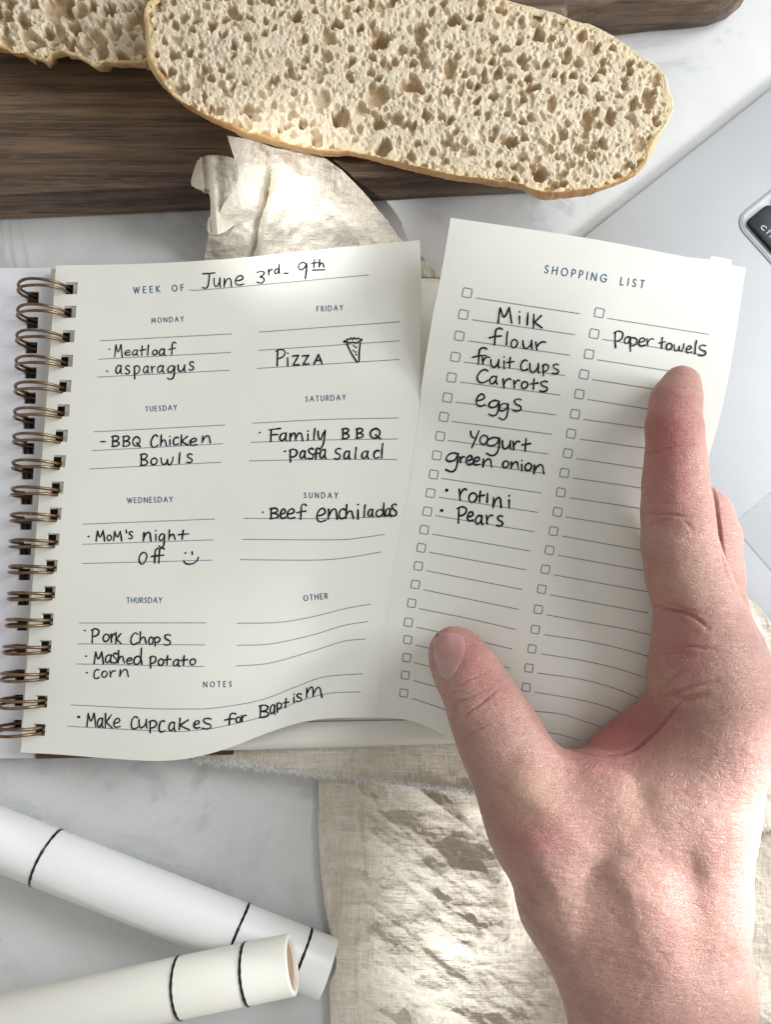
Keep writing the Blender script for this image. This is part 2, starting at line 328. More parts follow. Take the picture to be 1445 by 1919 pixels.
# ------------------------------------------------------------------ stroke glyphs
G = {
 'M': '0,1 .16,.05|.16,.05 .45,.62 .82,.03|.82,.03 1,1', 'N': '0,1 0,0|0,0 1,1|1,1 1,0', 'W': '0,0 .27,1|.27,1 .5,.05|.5,.05 .73,1|.73,1 1,0',
 'J': '0,.04 1,0|.55,.02 .52,.45 .45,.8 .28,.98 0,.93', 'u': '0,.05 .02,.6 .2,.95 .5,.9 .85,.5 .95,.05|.95,.05 .92,.7 1,1',
 'n': '.05,.05 0,1|.02,.75 .3,.25 .65,.02 .88,.2 .93,.6 1,1', 'e': '.08,.55 .5,.5 .9,.35 .85,.08 .55,0 .2,.2 0,.55 .08,.88 .45,1 1,.88',
 '3': '.05,.12 .5,0 .95,.12 .75,.38 .35,.48 .8,.55 .95,.78 .6,1 0,.92', 'r': '0,.05 .12,1|.1,.6 .4,.2 .72,.03 1,.12',
 'd': '.85,.6 .5,.48 .1,.62 .02,.88 .35,1 .75,.85 .88,.6|.95,0 .9,.5 1,.98', '9': '.95,.12 .6,0 .15,.1 0,.33 .25,.45 .65,.36 .98,.1|.98,.06 .93,.5 .8,1',
 't': '.5,0 .42,.5 .4,1|0,.5 .5,.44 1,.4', 'h': '.1,0 .05,.5 0,1|.03,.78 .4,.48 .75,.5 .85,.72 1,1',
 'a': '.88,.12 .5,0 .12,.25 0,.65 .18,.95 .45,.9 .72,.6|.9,.02 .8,.5 .84,.85 1,1', 'l': '.7,0 .4,.5 .3,1', 'o': '.5,.02 .15,.2 0,.6 .2,.95 .6,.95 .95,.6 .9,.2 .55,.02 .4,.1',
 'f': '1,.1 .78,0 .52,.1 .45,.45 .4,1|0,.58 .45,.5 .95,.48', 's': '.95,.1 .6,0 .15,.15 .3,.42 .85,.6 .92,.85 .5,1 0,.93',
 'p': '.12,.1 .1,.6 .15,1|.0,.12 .45,0 .95,.12 .9,.42 .55,.58 .15,.6', 'g': '.95,.08 .55,0 .15,.15 .05,.38 .35,.48 .75,.35 .97,.06|.97,.06 .92,.5 .75,.88 .4,1 0,.88',
 'B': '.15,.02 .12,1|0,.08 .5,0 .92,.12 .75,.38 .2,.5|.2,.5 .8,.56 .98,.78 .6,.96 0,1', 'Q': '.55,.02 .2,.15 0,.5 .15,.85 .5,.93 .85,.65 .9,.25 .6,.02 .45,.05|.5,.6 .75,.85 1,1',
 'C': '.95,.15 .65,0 .25,.2 0,.6 .12,.92 .5,1 1,.82', 'i': '.45,.36 .5,1|.42,.0 .6,.03', 'c': '.95,.12 .6,0 .2,.2 0,.6 .15,.95 .55,1 1,.85', 'K': '.12,0 .05,1|.9,.15 .5,.4 .12,.62|.15,.6 .5,.8 1,1',
 'w': '0,.1 .05,.7 .25,.98 .5,.6 .52,.3|.52,.3 .55,.85 .75,.98 .95,.5 1,0', '1': '.6,0 .4,1', 'P': '.2,.05 .12,1|0,.12 .5,0 .98,.12 .9,.38 .55,.52 .15,.56', 'Z': '0,.08 .95,.0|.95,0 .1,.95|.1,.95 1,.9',
 'A': '0,1 .55,0|.55,0 1,1|.2,.65 .9,.6', 'F': '.2,.1 .15,1|0,.12 .5,.05 1,0|.12,.5 .75,.45', 'm': '.02,.1 0,1|.03,.6 .2,.15 .38,.1 .45,.9|.47,.6 .65,.15 .85,.1 .93,.5 1,1',
 'y': '0,.02 .1,.4 .4,.45 .8,.1|.98,0 .85,.5 .6,.85 .2,1', 'S': '1,.05 .6,0 .2,.15 .25,.4 .8,.55 .9,.8 .5,1 0,.95', "'": '.3,0 .6,1', 'O': '.5,0 .15,.25 0,.65 .2,.97 .55,.95 .9,.6 .98,.25 .7,.02 .4,.05',
 'k': '.1,0 .05,1|.9,.1 .15,.6|.15,.58 1,1', '.': 'dot', '-': '0,.5 1,.4', '_': '0,.6 1,.4', '2': '',
}
PR = {  # printed capitals
 'A': (.9, '0,1 .5,0|.5,0 1,1|.18,.65 .82,.65'), 'D': (.85, '0,0 0,1|0,0 .45,0 .85,.2 1,.5 .85,.8 .45,1 0,1'), 'E': (.55, '1,0 0,0|0,0 0,1|0,1 1,1|0,.48 .9,.48'), 'F': (.52, '1,0 0,0|0,0 0,1|0,.48 .9,.48'),
 'G': (1.0, '.92,.18 .55,0 .15,.15 0,.5 .15,.85 .55,1 .9,.85 1,.55|1,.55 .55,.55'), 'H': (.75, '0,0 0,1|1,0 1,1|0,.48 1,.48'), 'I': (.04, '0.5,0 .5,1'), 'K': (.7, '0,0 0,1|.9,0 0,.5|.05,.46 1,1'),
 'L': (.48, '0,0 0,1|0,1 1,1'), 'M': (1.0, '0,1 .12,0|.12,0 .5,.85|.5,.85 .88,0|.88,0 1,1'), 'N': (.8, '0,1 0,0|0,0 1,1|1,1 1,0'), 'O': (1.02, 'O'), 'P': (.52, '0,0 0,1|0,0 .6,0 1,.12 1,.4 .6,.54 0,.54'),
 'R': (.58, '0,0 0,1|0,0 .6,0 .95,.12 .95,.38 .6,.5 0,.5|.5,.5 1,1'), 'S': (.55, '.9,.15 .55,0 .12,.1 .08,.32 .5,.48 .95,.66 .9,.9 .45,1 0,.86'), 'T': (.6, '0,0 1,0|.5,0 .5,1'), 'U': (.7, '0,0 0,.65 .15,.92 .5,1 .85,.92 1,.65 1,0'),
 'W': (1.2, '0,0 .25,1|.25,1 .5,.05|.5,.05 .75,1|.75,1 1,0'), 'Y': (.75, '0,0 .5,.5|1,0 .5,.5|.5,.5 .5,1'), 'X': (.7, '0,0 1,1|1,0 0,1')}
def strokes(g):
    out = []
    if g == 'O':
        t = np.linspace(0, 2*np.pi, 25); return [np.stack([.5+.5*np.cos(t), .5+.5*np.sin(t)], -1)]
    for seg in g.split('|'):
        if seg: out.append(cat([tuple(map(float, q.split(','))) for q in seg.split()], 6))
    return out
def ribbon(polys, wpx, zf, name, mat, lift=.00010, jitter=0.):
    """flat ink strips lying on the sheet; polys: list of (n,2) px arrays"""
    V = []; Fc = []; b = 0
    for k, pl_ in enumerate(polys):
        pl_ = np.asarray(pl_, float); L = np.linalg.norm(np.diff(pl_, axis=0), axis=1).sum(); n = max(2, int(L/2.2)+1)
        q = resample(pl_, n) if L > 0 else pl_
        t = np.gradient(q, axis=0); t /= (np.linalg.norm(t, axis=1, keepdims=True)+1e-9)
        nrm = np.stack([-t[:, 1], t[:, 0]], -1); wid = np.full(n, wpx/2)
        if jitter: wid = wid*(1+jitter*fbm(q[:, 0]/9.+k, q[:, 1]/9., 2, 3))
        # rounded ends
        e0 = q[0]-t[0]*wpx*.38; e1 = q[-1]+t[-1]*wpx*.38
        q2 = np.vstack([e0, q, e1]); n2 = np.vstack([nrm[0], nrm, nrm[-1]]); w2 = np.concatenate([[wid[0]*.5], wid, [wid[-1]*.5]])
        a = q2+n2*w2[:, None]; c_ = q2-n2*w2[:, None]; m = len(q2)
        lf = lift+k*4e-6
        va_ = P(a[:, 0], a[:, 1], zf(a[:, 0], a[:, 1])+lf); vc_ = P(c_[:, 0], c_[:, 1], zf(c_[:, 0], c_[:, 1])+lf)
        V.append(np.stack([va_, vc_], 1).reshape(-1, 3))
        i = np.arange(m-1)*2+b; Fc.append(np.stack([i, i+1, i+3, i+2], -1)); b += 2*m
    return mesh_obj(name, np.vstack(V), np.vstack(Fc), mat, None, False)
def dot(x, y, r):
    t = np.linspace(0, 1, 3); return np.stack([x-r*.3+r*.6*t, y+0*t], -1)
R = {'A': (0, 480, 3.284), 'B': (400, 440, 3.284), 'C': (0, 880, 3.284), 'D': (400, 880, 3.284), 'E': (0, 1180, 3.284), 'F': (400, 1200, 2.89), 'G': (740, 400, 3.6125), 'H': (1040, 400, 3.568), 'I': (740, 760, 3.6125), 'J': (740, 1100, 2.89)}
def rp(k, x, y): ox, oy, s = R[k]; return (ox+x/s, oy+y/s)
WORDS = [  # sheet, region, word, letters
 ('L', 'B', 'June', 'J -75 15 233 332|u 0 45 262 322|n 62 115 265 322|e 130 190 250 310'),
 ('L', 'B', '3rd - 9th', '3 262 318 222 298|r 335 365 210 248|d 373 408 180 240|- 433 458 234 240|9 518 580 168 272|t 600 645 150 202|h 648 683 150 200|_ 610 684 210 222'),
 ('L', 'A', 'Meatloaf', '. 672 0 573 9|M 700 755 540 622|e 765 805 578 610|a 812 850 575 612|t 852 898 550 612|l 903 918 545 610|o 935 970 575 608|a 975 1020 570 612|f 1035 1085 528 608'),
 ('L', 'A', 'asparagus', '. 658 0 708 9|a 708 752 670 725|s 765 800 672 725|p 820 862 672 758|a 878 918 675 722|r 930 955 675 718|a 965 1012 672 718|g 1025 1080 672 760|u 1092 1142 665 712|s 1160 1195 648 702'),
 ('L', 'A', 'BBQ Chicken', '- 618 648 1138 1146|B 682 737 1105 1172|B 750 802 1105 1172|Q 812 867 1108 1174|C 925 975 1098 1177|h 985 1027 1098 1168|i 1038 1052 1108 1165|c 1063 1100 1112 1162|K 1106 1162 1098 1165|e 1165 1215 1120 1165|n 1240 1298 1103 1150'),
 ('L', 'A', 'Bowls', 'B 858 912 1215 1290|o 925 970 1240 1285|w 985 1070 1235 1285|l 1096 1112 1208 1276|s 1145 1187 1215 1272'),
 ('L', 'B', 'Pizza', 'P 380 445 703 808|i 448 466 725 808|Z 483 530 740 806|Z 545 592 740 800|A 615 674 733 797'),
 ('L', 'B', 'Family BBQ', '. 285 0 1217 12|F 335 420 1190 1275|a 405 457 1218 1270|m 465 557 1215 1270|i 573 592 1205 1265|l 612 632 1190 1262|y 640 692 1202 1322|B 788 840 1190 1257|B 875 927 1190 1252|Q 960 1037 1190 1257'),
 ('L', 'B', 'pasta salad', '. 440 0 1332 10|p 463 520 1318 1400|a 530 572 1328 1378|s 578 620 1312 1380|f 612 655 1310 1380|a 652 697 1320 1378|S 742 787 1313 1382|a 800 847 1330 1382|l 868 886 1308 1378|a 910 960 1330 1378|l 1030 1050 1282 1376|c 985 1025 1325 1375'),
 ('L', 'C', "Mom's night", ". 543 0 412 10|M 585 647 373 442|o 655 687 400 438|M 693 752 376 440|' 772 780 370 390|s 788 817 380 426|n 878 932 383 440|i 950 966 375 436|g 973 1017 393 482|h 1035 1082 370 432|t 1090 1165 372 430"),
 ('L', 'C', 'off', 'O 850 907 506 583|f 925 985 483 577|f 950 1015 480 577'),
 ('L', 'C', 'Pork chops', '. 520 0 990 9|P 555 612 978 1067|o 630 674 1010 1060|r 680 706 1008 1065|k 706 750 1000 1074|C 800 852 1003 1077|h 856 902 996 1070|o 912 945 1028 1078|p 945 988 1030 1087|s 1003 1054 1013 1082'),
 ('L', 'C', 'Mashed potato', '. 528 0 1148 10|M 572 640 1118 1197|a 645 690 1138 1192|s 690 722 1128 1192|h 722 767 1112 1192|e 775 815 1158 1196|d 818 876 1096 1202|p 918 962 1148 1222|o 970 1010 1163 1207|t 1008 1054 1143 1202|a 1063 1107 1168 1212|t 1108 1157 1143 1207|o 1165 1207 1163 1203'),
 ('L', 'C', 'corn', '. 533 0 1250 10|c 573 612 1228 1287|o 622 662 1238 1280|r 672 712 1235 1277|n 732 792 1228 1275'),
 ('L', 'D', 'Beef enchiladas', '. 305 0 262 10|B 343 405 236 302|e 410 447 240 302|e 450 505 240 302|f 508 578 210 307|e 633 697 238 322|n 703 767 238 307|c 770 817 240 302|h 813 867 213 302|i 883 898 212 307|l 923 940 216 292|a 950 987 243 292|d 998 1057 203 292|a 1055 1097 238 290|s 1093 1132 208 287'),
 ('L', 'E', 'Make cupcakes', '. 482 0 537 20|M 528 592 510 597|a 595 637 543 604|k 640 692 513 607|e 695 742 545 602|c 803 852 533 612|u 850 907 548 607|p 913 967 558 637|c 975 1017 558 632|a 1035 1082 568 627|K 1093 1172 543 617|e 1190 1232 558 607|s 1238 1307 543 612'),
 ('L', 'F', 'for Baptism', 'f 55 125 393 460|o 120 150 413 447|r 150 180 403 442|B 243 305 350 420|a 305 337 348 402|p 340 372 338 392|t 375 412 313 367|i 428 444 290 337|s 445 482 288 332|m 498 594 250 310'),
 ('R', 'G', 'Milk', 'M 692 802 632 744|i 836 857 663 747|l 893 910 670 757|k 932 1007 680 777'),
 ('R', 'G', 'flour', 'f 633 737 773 892|l 750 772 798 892|o 785 837 850 910|u 865 937 855 917|r 950 1030 865 927'),
 ('R', 'G', 'fruit cups', 'f 518 632 906 1022|r 588 648 968 1022|u 648 712 985 1047|i 733 750 968 1052|t 755 812 973 1047|c 850 907 990 1064|u 910 982 1010 1082|p 998 1047 1020 1100|s 1063 1117 1018 1087'),
 ('R', 'G', 'Carrots', 'C 553 642 1053 1147|a 640 702 1100 1157|r 730 792 1115 1182|r 803 852 1125 1182|o 855 907 1135 1187|t 915 977 1118 1192|s 978 1042 1133 1207'),
 ('R', 'G', 'eggs', 'e 548 617 1220 1307|g 628 717 1263 1372|g 700 777 1283 1397|s 798 864 1253 1340'),
 ('R', 'H', 'paper towels', 'p 395 464 783 900|a 465 517 823 872|p 498 557 828 924|e 560 612 830 887|r 615 667 835 882|t 698 747 828 902|o 745 792 865 912|w 795 872 870 922|e 880 922 883 932|l 930 962 848 940|s 960 1020 878 952'),
 ('R', 'I', 'yogurt', 'Y 508 575 170 288|o 573 637 198 264|g 613 722 213 340|u 725 792 233 297|r 798 852 238 302|t 855 927 222 310'),
 ('R', 'I', 'green onion', 'g 338 440 316 450|r 440 477 343 387|e 480 532 338 402|e 530 582 348 404|n 593 662 358 417|o 728 777 373 422|n 785 842 378 427|i 853 870 370 442|o 880 932 388 442|n 938 1017 398 462'),
 ('R', 'I', 'rotini', '. 352 0 573 20|r 433 492 560 642|o 498 562 588 657|t 550 612 578 652|1 618 637 595 657|n 663 727 618 692|i 765 787 608 692'),
 ('R', 'I', 'Pears', '. 318 0 710 22|P 418 492 683 797|e 490 537 718 782|a 543 602 743 807|r 618 667 738 802|s 688 737 743 817')]
G['Y'] = '0,0 .12,.3 .45,.42|1,0 .6,.5 .15,1'
# ------------------------------------------------------------------ notebook geometry
PL_ = [(105, 500, .0122), (88, 730, .0122), (70, 960, .0122), (55, 1200, .0122), (40, 1410, .0122), (200, 500, .0128), (170, 960, .013), (150, 1415, .0145),
          (290, 490, .0140), (290, 960, .0145), (280, 1425, .0175), (440, 480, .0170), (450, 960, .0185), (430, 1395, .0190), (600, 465, .022), (600, 960, .0225), (560, 1355, .0175),
          (785, 450, .0275), (786, 765, .0285), (765, 920, .0275), (740, 1060, .0245), (722, 1190, .0205), (706, 1345, .0165)]
PR_ = [(845, 408, .0430), (810, 605, .0365), (786, 765, .0285), (765, 920, .0275), (740, 1060, .0245), (722, 1190, .0205), (706, 1345, .0165),
          (1100, 447, .0462), (1399, 502, .0450), (1080, 620, .0470), (1370, 660, .0510), (930, 900, .0335), (1080, 860, .0415), (1345, 800, .052), (1300, 950, .0475),
          (900, 1150, .0295), (1000, 1100, .0350), (1250, 1130, .0415), (820, 1365, .0215), (900, 1400, .0270), (1000, 1380, .0315), (1100, 1300, .0355), (1208, 1322, .0345), (1190, 1440, .030)]
zL = tps(PL_); zR = tps(PR_)
zL0, zR0 = zL, zR
zC = tps(PL_+PR_)
def zL(x, y): k = smoothstep(640, 800, np.asarray(y, float)-.2*np.abs(np.asarray(x, float)-780)); return zL0(x, y)*(1-k)+zC(x, y)*k
def zR(x, y): k = smoothstep(640, 800, np.asarray(y, float)-.2*np.abs(np.asarray(x, float)-780)); return zR0(x, y)*(1-k)+zC(x, y)*k
NB = empty('spiral_planner', PV(400, 960, 0), 'open cream spiral bound meal planner with bronze wire binding', 'notebook')
parts = []
ring_y = [540.9, 585, 630.7, 676.4, 723.6, 769.3, 816.5, 864.3, 913.5, 962.2, 1010.2, 1059.7, 1109.0, 1159.5, 1210.4, 1262, 1313.4, 1366.5]
ring_hx = [130, 127.5, 125, 122.5, 120.5, 118.5, 116.5, 114.5, 112.5, 109.8, 106.5, 104, 102, 98.7, 95.2, 91.3, 87.5, 81.5]
def sheet(name, top, bot, left, right, zf, mat, holes=None, serr=None, ns=60, nt=200, th=.00014, bulge=0):
    s = np.linspace(0, 1, ns+1); t = np.linspace(0, 1, nt+1); top = np.array(top, float); bot = np.array(bot, float); left = cat(left, 6); right = cat(right, 6); top = cat(top, 6); bot = cat(bot, 6)
    mask = None
    if holes:
        ext_t = []; ext_s = []; y0, y1 = left[0, 1], left[-1, 1]; hs = []
        for (x0, x1, ya, yb) in holes:
            ta_, tb_ = (ya-y0)/(y1-y0), (yb-y0)/(y1-y0); lx = np.interp((ya+yb)/2, left[:, 1], left[:, 0])
            rx = np.interp(ta_, np.linspace(0, 1, len(right)), right[:, 0]); hs.append((ta_, tb_)); ext_t += [ta_, tb_]; ext_s.append(((x0-lx)/(rx-lx), (x1-lx)/(rx-lx)))
        sa = np.mean([q[0] for q in ext_s]); sb = np.mean([q[1] for q in ext_s]); ext = [sa, sb]
        s = np.unique(np.concatenate([s[np.min(np.abs(s[:, None]-np.array(ext)[None]), 1) > .004], ext])); t = np.unique(np.concatenate([t[np.min(np.abs(t[:, None]-np.array(ext_t)[None]), 1) > .001], ext_t]))
        sm = (s[1:]+s[:-1])/2; tm = (t[1:]+t[:-1])/2; inh = np.zeros((len(tm), len(sm)), bool)
        for a_, b_ in hs: inh |= ((tm > a_) & (tm < b_))[:, None] & ((sm > sa) & (sm < sb))[None]
        mask = ~inh
    q = coons(top, bot, left, right, s, t)
    if serr:
        which, amp, ylo, yhi = serr; j = -1 if which == 'right' else 0
        ph = np.where(np.arange(len(t)) % 2 == 0, 1, -1)*amp*(.7+.6*vnoise(np.arange(len(t))*.9, np.zeros(len(t)), 4))
        m_ = (q[:, j, 1] > ylo) & (q[:, j, 1] < yhi); q[:, j, 0] += ph*m_
    z = zf(q[..., 0], q[..., 1])
    v = P(q[..., 0], q[..., 1], z).reshape(-1, 3)
    f = grid_faces(len(t), len(s), mask)
    o = mesh_obj(name, v, f, mat); solidify(o, th)
    if name in ('weekly_page', 'shopping_list'): o.modifiers[0].use_rim = False
    return o
page_holes = [(hx-16, hx+6.5, y-11.5, y+11) for hx, y in zip(ring_hx, ring_y)]
Ltop = [(104, 497.5), (270, 494), (440, 484), (600, 467.5), (786.5, 450)]; Lbot = [(38, 1410), (110, 1414), (200, 1421), (290, 1426), (360, 1420), (430, 1401), (500, 1374), (560, 1355), (620, 1346), (706, 1345)]
Lleft = [(104, 497.5), (88, 730), (70, 960), (53, 1200), (38, 1410)]
SEAM = [(786, 765), (765, 920), (740, 1060), (722, 1190), (706, 1345)]
weekly = sheet('weekly_page', Ltop, Lbot, Lleft, [(786.5, 450), (789.5, 520), (788.5, 610), (787.5, 700)]+SEAM, zL, PAPER, page_holes, ('right', .9, 455, 760), 70, 620)
shop = sheet('shopping_list', [(845, 408), (1100, 446), (1284, 481), (1399, 502)], [(706, 1345), (755, 1348), (800, 1361), (868, 1395), (1000, 1430), (1190, 1455)],
             [(845, 408), (825.5, 522), (809, 605), (790, 724)]+SEAM, [(1399, 502), (1371, 680), (1345, 800), (1300, 950), (1262, 1080), (1245, 1200), (1232, 1322), (1190, 1455)], zR, PAPER, None, ('left', 1.0, 412, 765), 70, 640)
shop['label'] = 'torn shopping list half page held up by the hand'
# torn sliver standing proud at the top right corner
tv = [(1284, 482), (1331, 487), (1334, 480.5), (1352, 483), (1372, 487.5), (1371, 492.5), (1372, 500), (1330, 492)]
bm = bmesh.new(); vs = [bm.verts.new(PV(x, y, zR(x, y)-.00007)) for x, y in tv]; bm.faces.new(vs); sliver = bm_obj('torn_sliver', bm, PAPER, None, False); solidify(sliver, .00014)
parts += [weekly, shop, sliver]
# under pages: block with holes, top face printed
zB = lambda x, y: 0*np.asarray(x, float)+.0112
zB2 = lambda x, y: 0*np.asarray(x, float)+.0116
stackpx = dict(top=[(96, 503), (500, 512), (790, 521), (830, 522), (1285, 530)], bot=[(37, 1412), (270, 1409), (545, 1403), (880, 1392), (1165, 1380)], left=[(96, 503), (66, 960), (37, 1412)], right=[(1285, 530), (1225, 960), (1165, 1380)])
stack_holes = [(hx-16, hx-.5, y-8.5, y+11) for hx, y in zip(ring_hx, ring_y)]
for k, (zz, dx) in enumerate(((.0116, 5), (.0112, 2.5), (.0100, 0), (.0088, -1))):
    off = lambda L, dx=dx, k=k: [(x+(dx if x < 300 else -k*.5), y-k*.8 if y > 900 else y) for x, y in L]
    o = sheet('page', off(stackpx['top']), off(stackpx['bot']), off(stackpx['left']), off(stackpx['right']), lambda x, y, zz=zz: 0*np.asarray(x, float)+zz, PAPER2, stack_holes, None, 8, 60, .00030 if k < 2 else .0009)
    parts.append(o)
bc = sheet('back_cover', [(106, 506), (600, 514), (1270, 534)], [(66, 1422), (545, 1411), (1160, 1386)], [(106, 506), (86, 960), (66, 1422)], [(1270, 534), (1215, 960), (1160, 1386)], lambda x, y: 0*np.asarray(x, float)+.0070, BROWN, None, None, 6, 12, .0018)
parts.append(bc)
# flipped pages on the left with their own holes
cov_holes = []
for i in range(18):
    f_ = i/17; cx_ = 61-25*f_; cy_ = 557+(1359.5-557)*f_; cov_holes.append((cx_-11.5, cx_+11, cy_-10.5, cy_+11))
def cover_sheet(name, zz, mat, dx=0, th=.0008, holes=True):
    V = []; Fc = []; ytop = 502; ybot = 1421
    ys = [ytop]+[v_ for h in cov_holes for v_ in (h[2], h[3])]+[ybot]
    lx = -520; rows = []
    for y in ys:
        f_ = (y-557)/(1359.5-557); cxh = 61-25*f_; rx = 101-36*f_+dx
        rows.append([(lx, y), (cxh-11.5, y), (cxh+11, y), (rx, y)])
    q = np.array(rows); v = P(q[..., 0], q[..., 1], zz).reshape(-1, 3); nr = len(ys); m = np.ones((nr-1, 3), bool)
    m[1::2, 1] = False
    o = mesh_obj(name, v, grid_faces(nr, 4, m), mat, None, False); solidify(o, th); return o
parts.append(cover_sheet('turned_page', .0056, WHITE_PAPER)); parts.append(cover_sheet('turned_page', .0046, WHITE_PAPER, -2, .0012))
# dark front cover lying under the turned pages (shows through the punched holes)
q = np.array([(-520, 505), (66, 507), (32, 1418), (-520, 1418)], float)
o = mesh_obj('front_cover', P(q[:, 0], q[:, 1], .0030), [(0, 3, 2, 1)], BROWN, None, False); solidify(o, .002); parts.append(o)
# wire loops
sp0 = P(100, 541, .012); sp1 = P(58, 1366, .012); spd = sp1-sp0; spd /= np.linalg.norm(spd)
def tube_along(path, r, n=8, closed=False):
    path = np.asarray(path); m = len(path); V = []; up = spd
    for i in range(m):
        t = path[(i+1) % m]-path[i-1] if closed else path[min(i+1, m-1)]-path[max(i-1, 0)]
        t = t/np.linalg.norm(t); a = up-np.dot(up, t)*t; a /= np.linalg.norm(a); b = np.cross(t, a)
        for k in range(n): V.append(path[i]+r*(math.cos(2*math.pi*k/n)*a+math.sin(2*math.pi*k/n)*b))
    Fc = [(i*n+k, i*n+(k+1) % n, ((i+1) % m)*n+(k+1) % n, ((i+1) % m)*n+k) for i in range(m if closed else m-1) for k in range(n)]
    return V, Fc
for i in range(18):
    A_ = P(cov_holes[i][0]+10, cov_holes[i][2]+11, .0050); B_ = P(ring_hx[i]-3, ring_y[i]+1.5, .0118)
    h = B_-A_; h = h-np.dot(h, spd)*spd; A2 = A_; B2 = A_+h
    shift = (B_-B2)/2; A2 = A2+shift; B2 = B2+shift
    c_ = np.linalg.norm(B2-A2); e1 = (B2-A2)/c_; e2 = np.cross(spd, e1); e2 = e2 if e2[2] > 0 else -e2
    r_ = max(.0076, c_/2*1.03); cen = (A2+B2)/2+e2*math.sqrt(r_*r_-c_*c_/4)*.75
    V = []; Fc = []
    jt = random.uniform(-.00012, .00012)
    for s_ in (-1, 1):
        ang = np.linspace(0, 2*np.pi, 40, endpoint=False)
        path = [cen+(math.cos(a)*e1+math.sin(a)*e2)*r_*(1+(.03 if math.sin(a) > 0 else 0)*math.sin(a))+spd*(s_*(.00118-.00035*max(0, math.cos(a))**2-.0004*max(0, -math.cos(a)))+jt) for a in ang]
        v_, f_ = tube_along(path, .00052, 8, True); n0 = len(V); V += v_; Fc += [tuple(k+n0 for k in ff) for ff in f_]
    parts.append(mesh_obj('wire_loop', V, Fc, WIRE))
# printing and writing
def headline(txt, p0, p1, h, w_, zf, host):
    p0 = np.array(p0, float); p1 = np.array(p1, float); L = np.linalg.norm(p1-p0); d = (p1-p0)/L; u = np.array([d[1], -d[0]])
    ws = [(.9 if ch == ' ' else PR[ch][0]) for ch in txt]; ws = [q*.78 for q in ws]; tot = sum(ws)*h; gap = (L-tot)/(len(txt)-1); x = 0; polys = []
    for ch, ww in zip(txt, ws):
        if ch != ' ':
            for st_ in strokes(PR[ch][1]): polys.append(np.array([p0+d*(x+a*ww*h)+u*(1-b)*h for a, b in st_]))
        x += ww*h+gap
    o = ribbon(polys, w_*.85, zf, 'printed_heading', PRINT); return (o, host)
sub = []
def hl(t, k, a, b, h, host=weekly, zf=zL, w_=1.6): sub.append(headline(t, rp(k, *a), rp(k, *b), h, w_, zf, host))
hl('WEEK OF', 'A', (822, 229), (1130, 212), 11.5, w_=2.0); hl('MONDAY', 'A', (932, 411), (1130, 401), 9.2, w_=1.5); hl('TUESDAY', 'A', (896, 956), (1088, 945), 9.2)
hl('FRIDAY', 'B', (638, 472), (798, 463), 9.5); hl('SATURDAY', 'B', (568, 1026), (815, 1015), 9.8); hl('WEDNESDAY', 'C', (782, 206), (1062, 198), 9.8); hl('THURSDAY', 'C', (780, 820), (996, 819), 9.8)
hl('SUNDAY', 'D', (558, 174), (766, 175), 10, w_=1.8); hl('OTHER', 'D', (557, 808), (703, 793), 10, w_=1.8); hl('NOTES', 'E', (1252, 354), (1425, 350), 10, w_=1.8)
sub.append(headline('SHOPPING LIST', (1021, 511), (1207, 540), 14.5, 2.1, zR, shop))
def rules(txt, host, zf, w_=1.2):
    for ln in txt.strip().split('\n'):
        t = ln.split(); k = t[0]; pts = [rp(k, *map(float, q.split(','))) for q in t[1:]]
        if '/' in t[0]: continue
        sub.append((ribbon([cat(pts, 8)], w_, zf, 'printed_line', LINE), host))
def rules_px(lines, host, zf, w_=1.2):
    for pts in lines: sub.append((ribbon([cat(pts, 8)], w_, zf, 'printed_line', LINE), host))
rules('''A 612,521 1427,478
A 605,634 1420,592
A 598,744 1412,702
A 577,1081 1384,1039
A 565,1197 1372,1154
A 552,1309 1360,1268
B 283,598 1148,535
B 276,711 1146,652
B 269,822 1145,767
B 241,1159 700,1136 1138,1127
B 230,1277 700,1262 1136,1256
B 219,1391 700,1382 1129,1382
C 509,336 1320,304
C 505,460 1312,432
C 502,578 1305,557
C 485,944 1268,943
C 478,1072 1260,1079
C 468,1196 1254,1212
D 186,300 700,301 1000,292 1100,282
D 176,429 740,432 900,420 1052,399
D 165,554 600,557 800,545 1032,507
D 145,946 400,940 600,908 800,858 970,827
D 143,1081 350,1073 600,1020 800,960 953,935
D 140,1209 350,1190 600,1120 800,1057 937,1042''', weekly, zL)
rules_px([[rp('A', 1162, 208), rp('B', 0, 333), rp('B', 955, 247)],
          [rp('E', 435, 463), rp('E', 900, 485), rp('E', 1150, 488), rp('F', 0, 367), rp('F', 250, 325), rp('F', 450, 250), rp('F', 600, 198), rp('F', 805, 181)],
          [rp('E', 415, 594), rp('E', 800, 615), rp('E', 1100, 627), rp('E', 1300, 607), rp('F', 0, 476), rp('F', 250, 418), rp('F', 450, 335), rp('F', 620, 288), rp('F', 797, 279)]], weekly, zL)
LC = [rp('G', *q) for q in ((492, 537), (466, 684), (439, 829), (412, 971), (386, 1110), (358, 1246), (333, 1377))]+[rp('I', *q) for q in ((309, 207), (286, 337), (264, 466), (243, 592), (221, 717), (200, 840), (180, 963), (160, 1086), (140, 1211), (115, 1338))]+[rp('J', *q) for q in ((74, 191), (70, 286), (64, 383), (56, 478), (48, 575))]
RC = [rp('H', *q) for q in ((300, 664), (266, 804), (232, 941), (198, 1076), (166, 1208), (137, 1341))]+[rp('I', *q) for q in ((1196, 190), (1173, 323), (1150, 456), (1126, 588), (1103, 720), (1076, 850), (1049, 979), (1021, 1109), (996, 1243), (973, 1380))]+[rp('J', *q) for q in ((762, 230), (745, 335), (728, 439), (713, 543), (697, 645))]
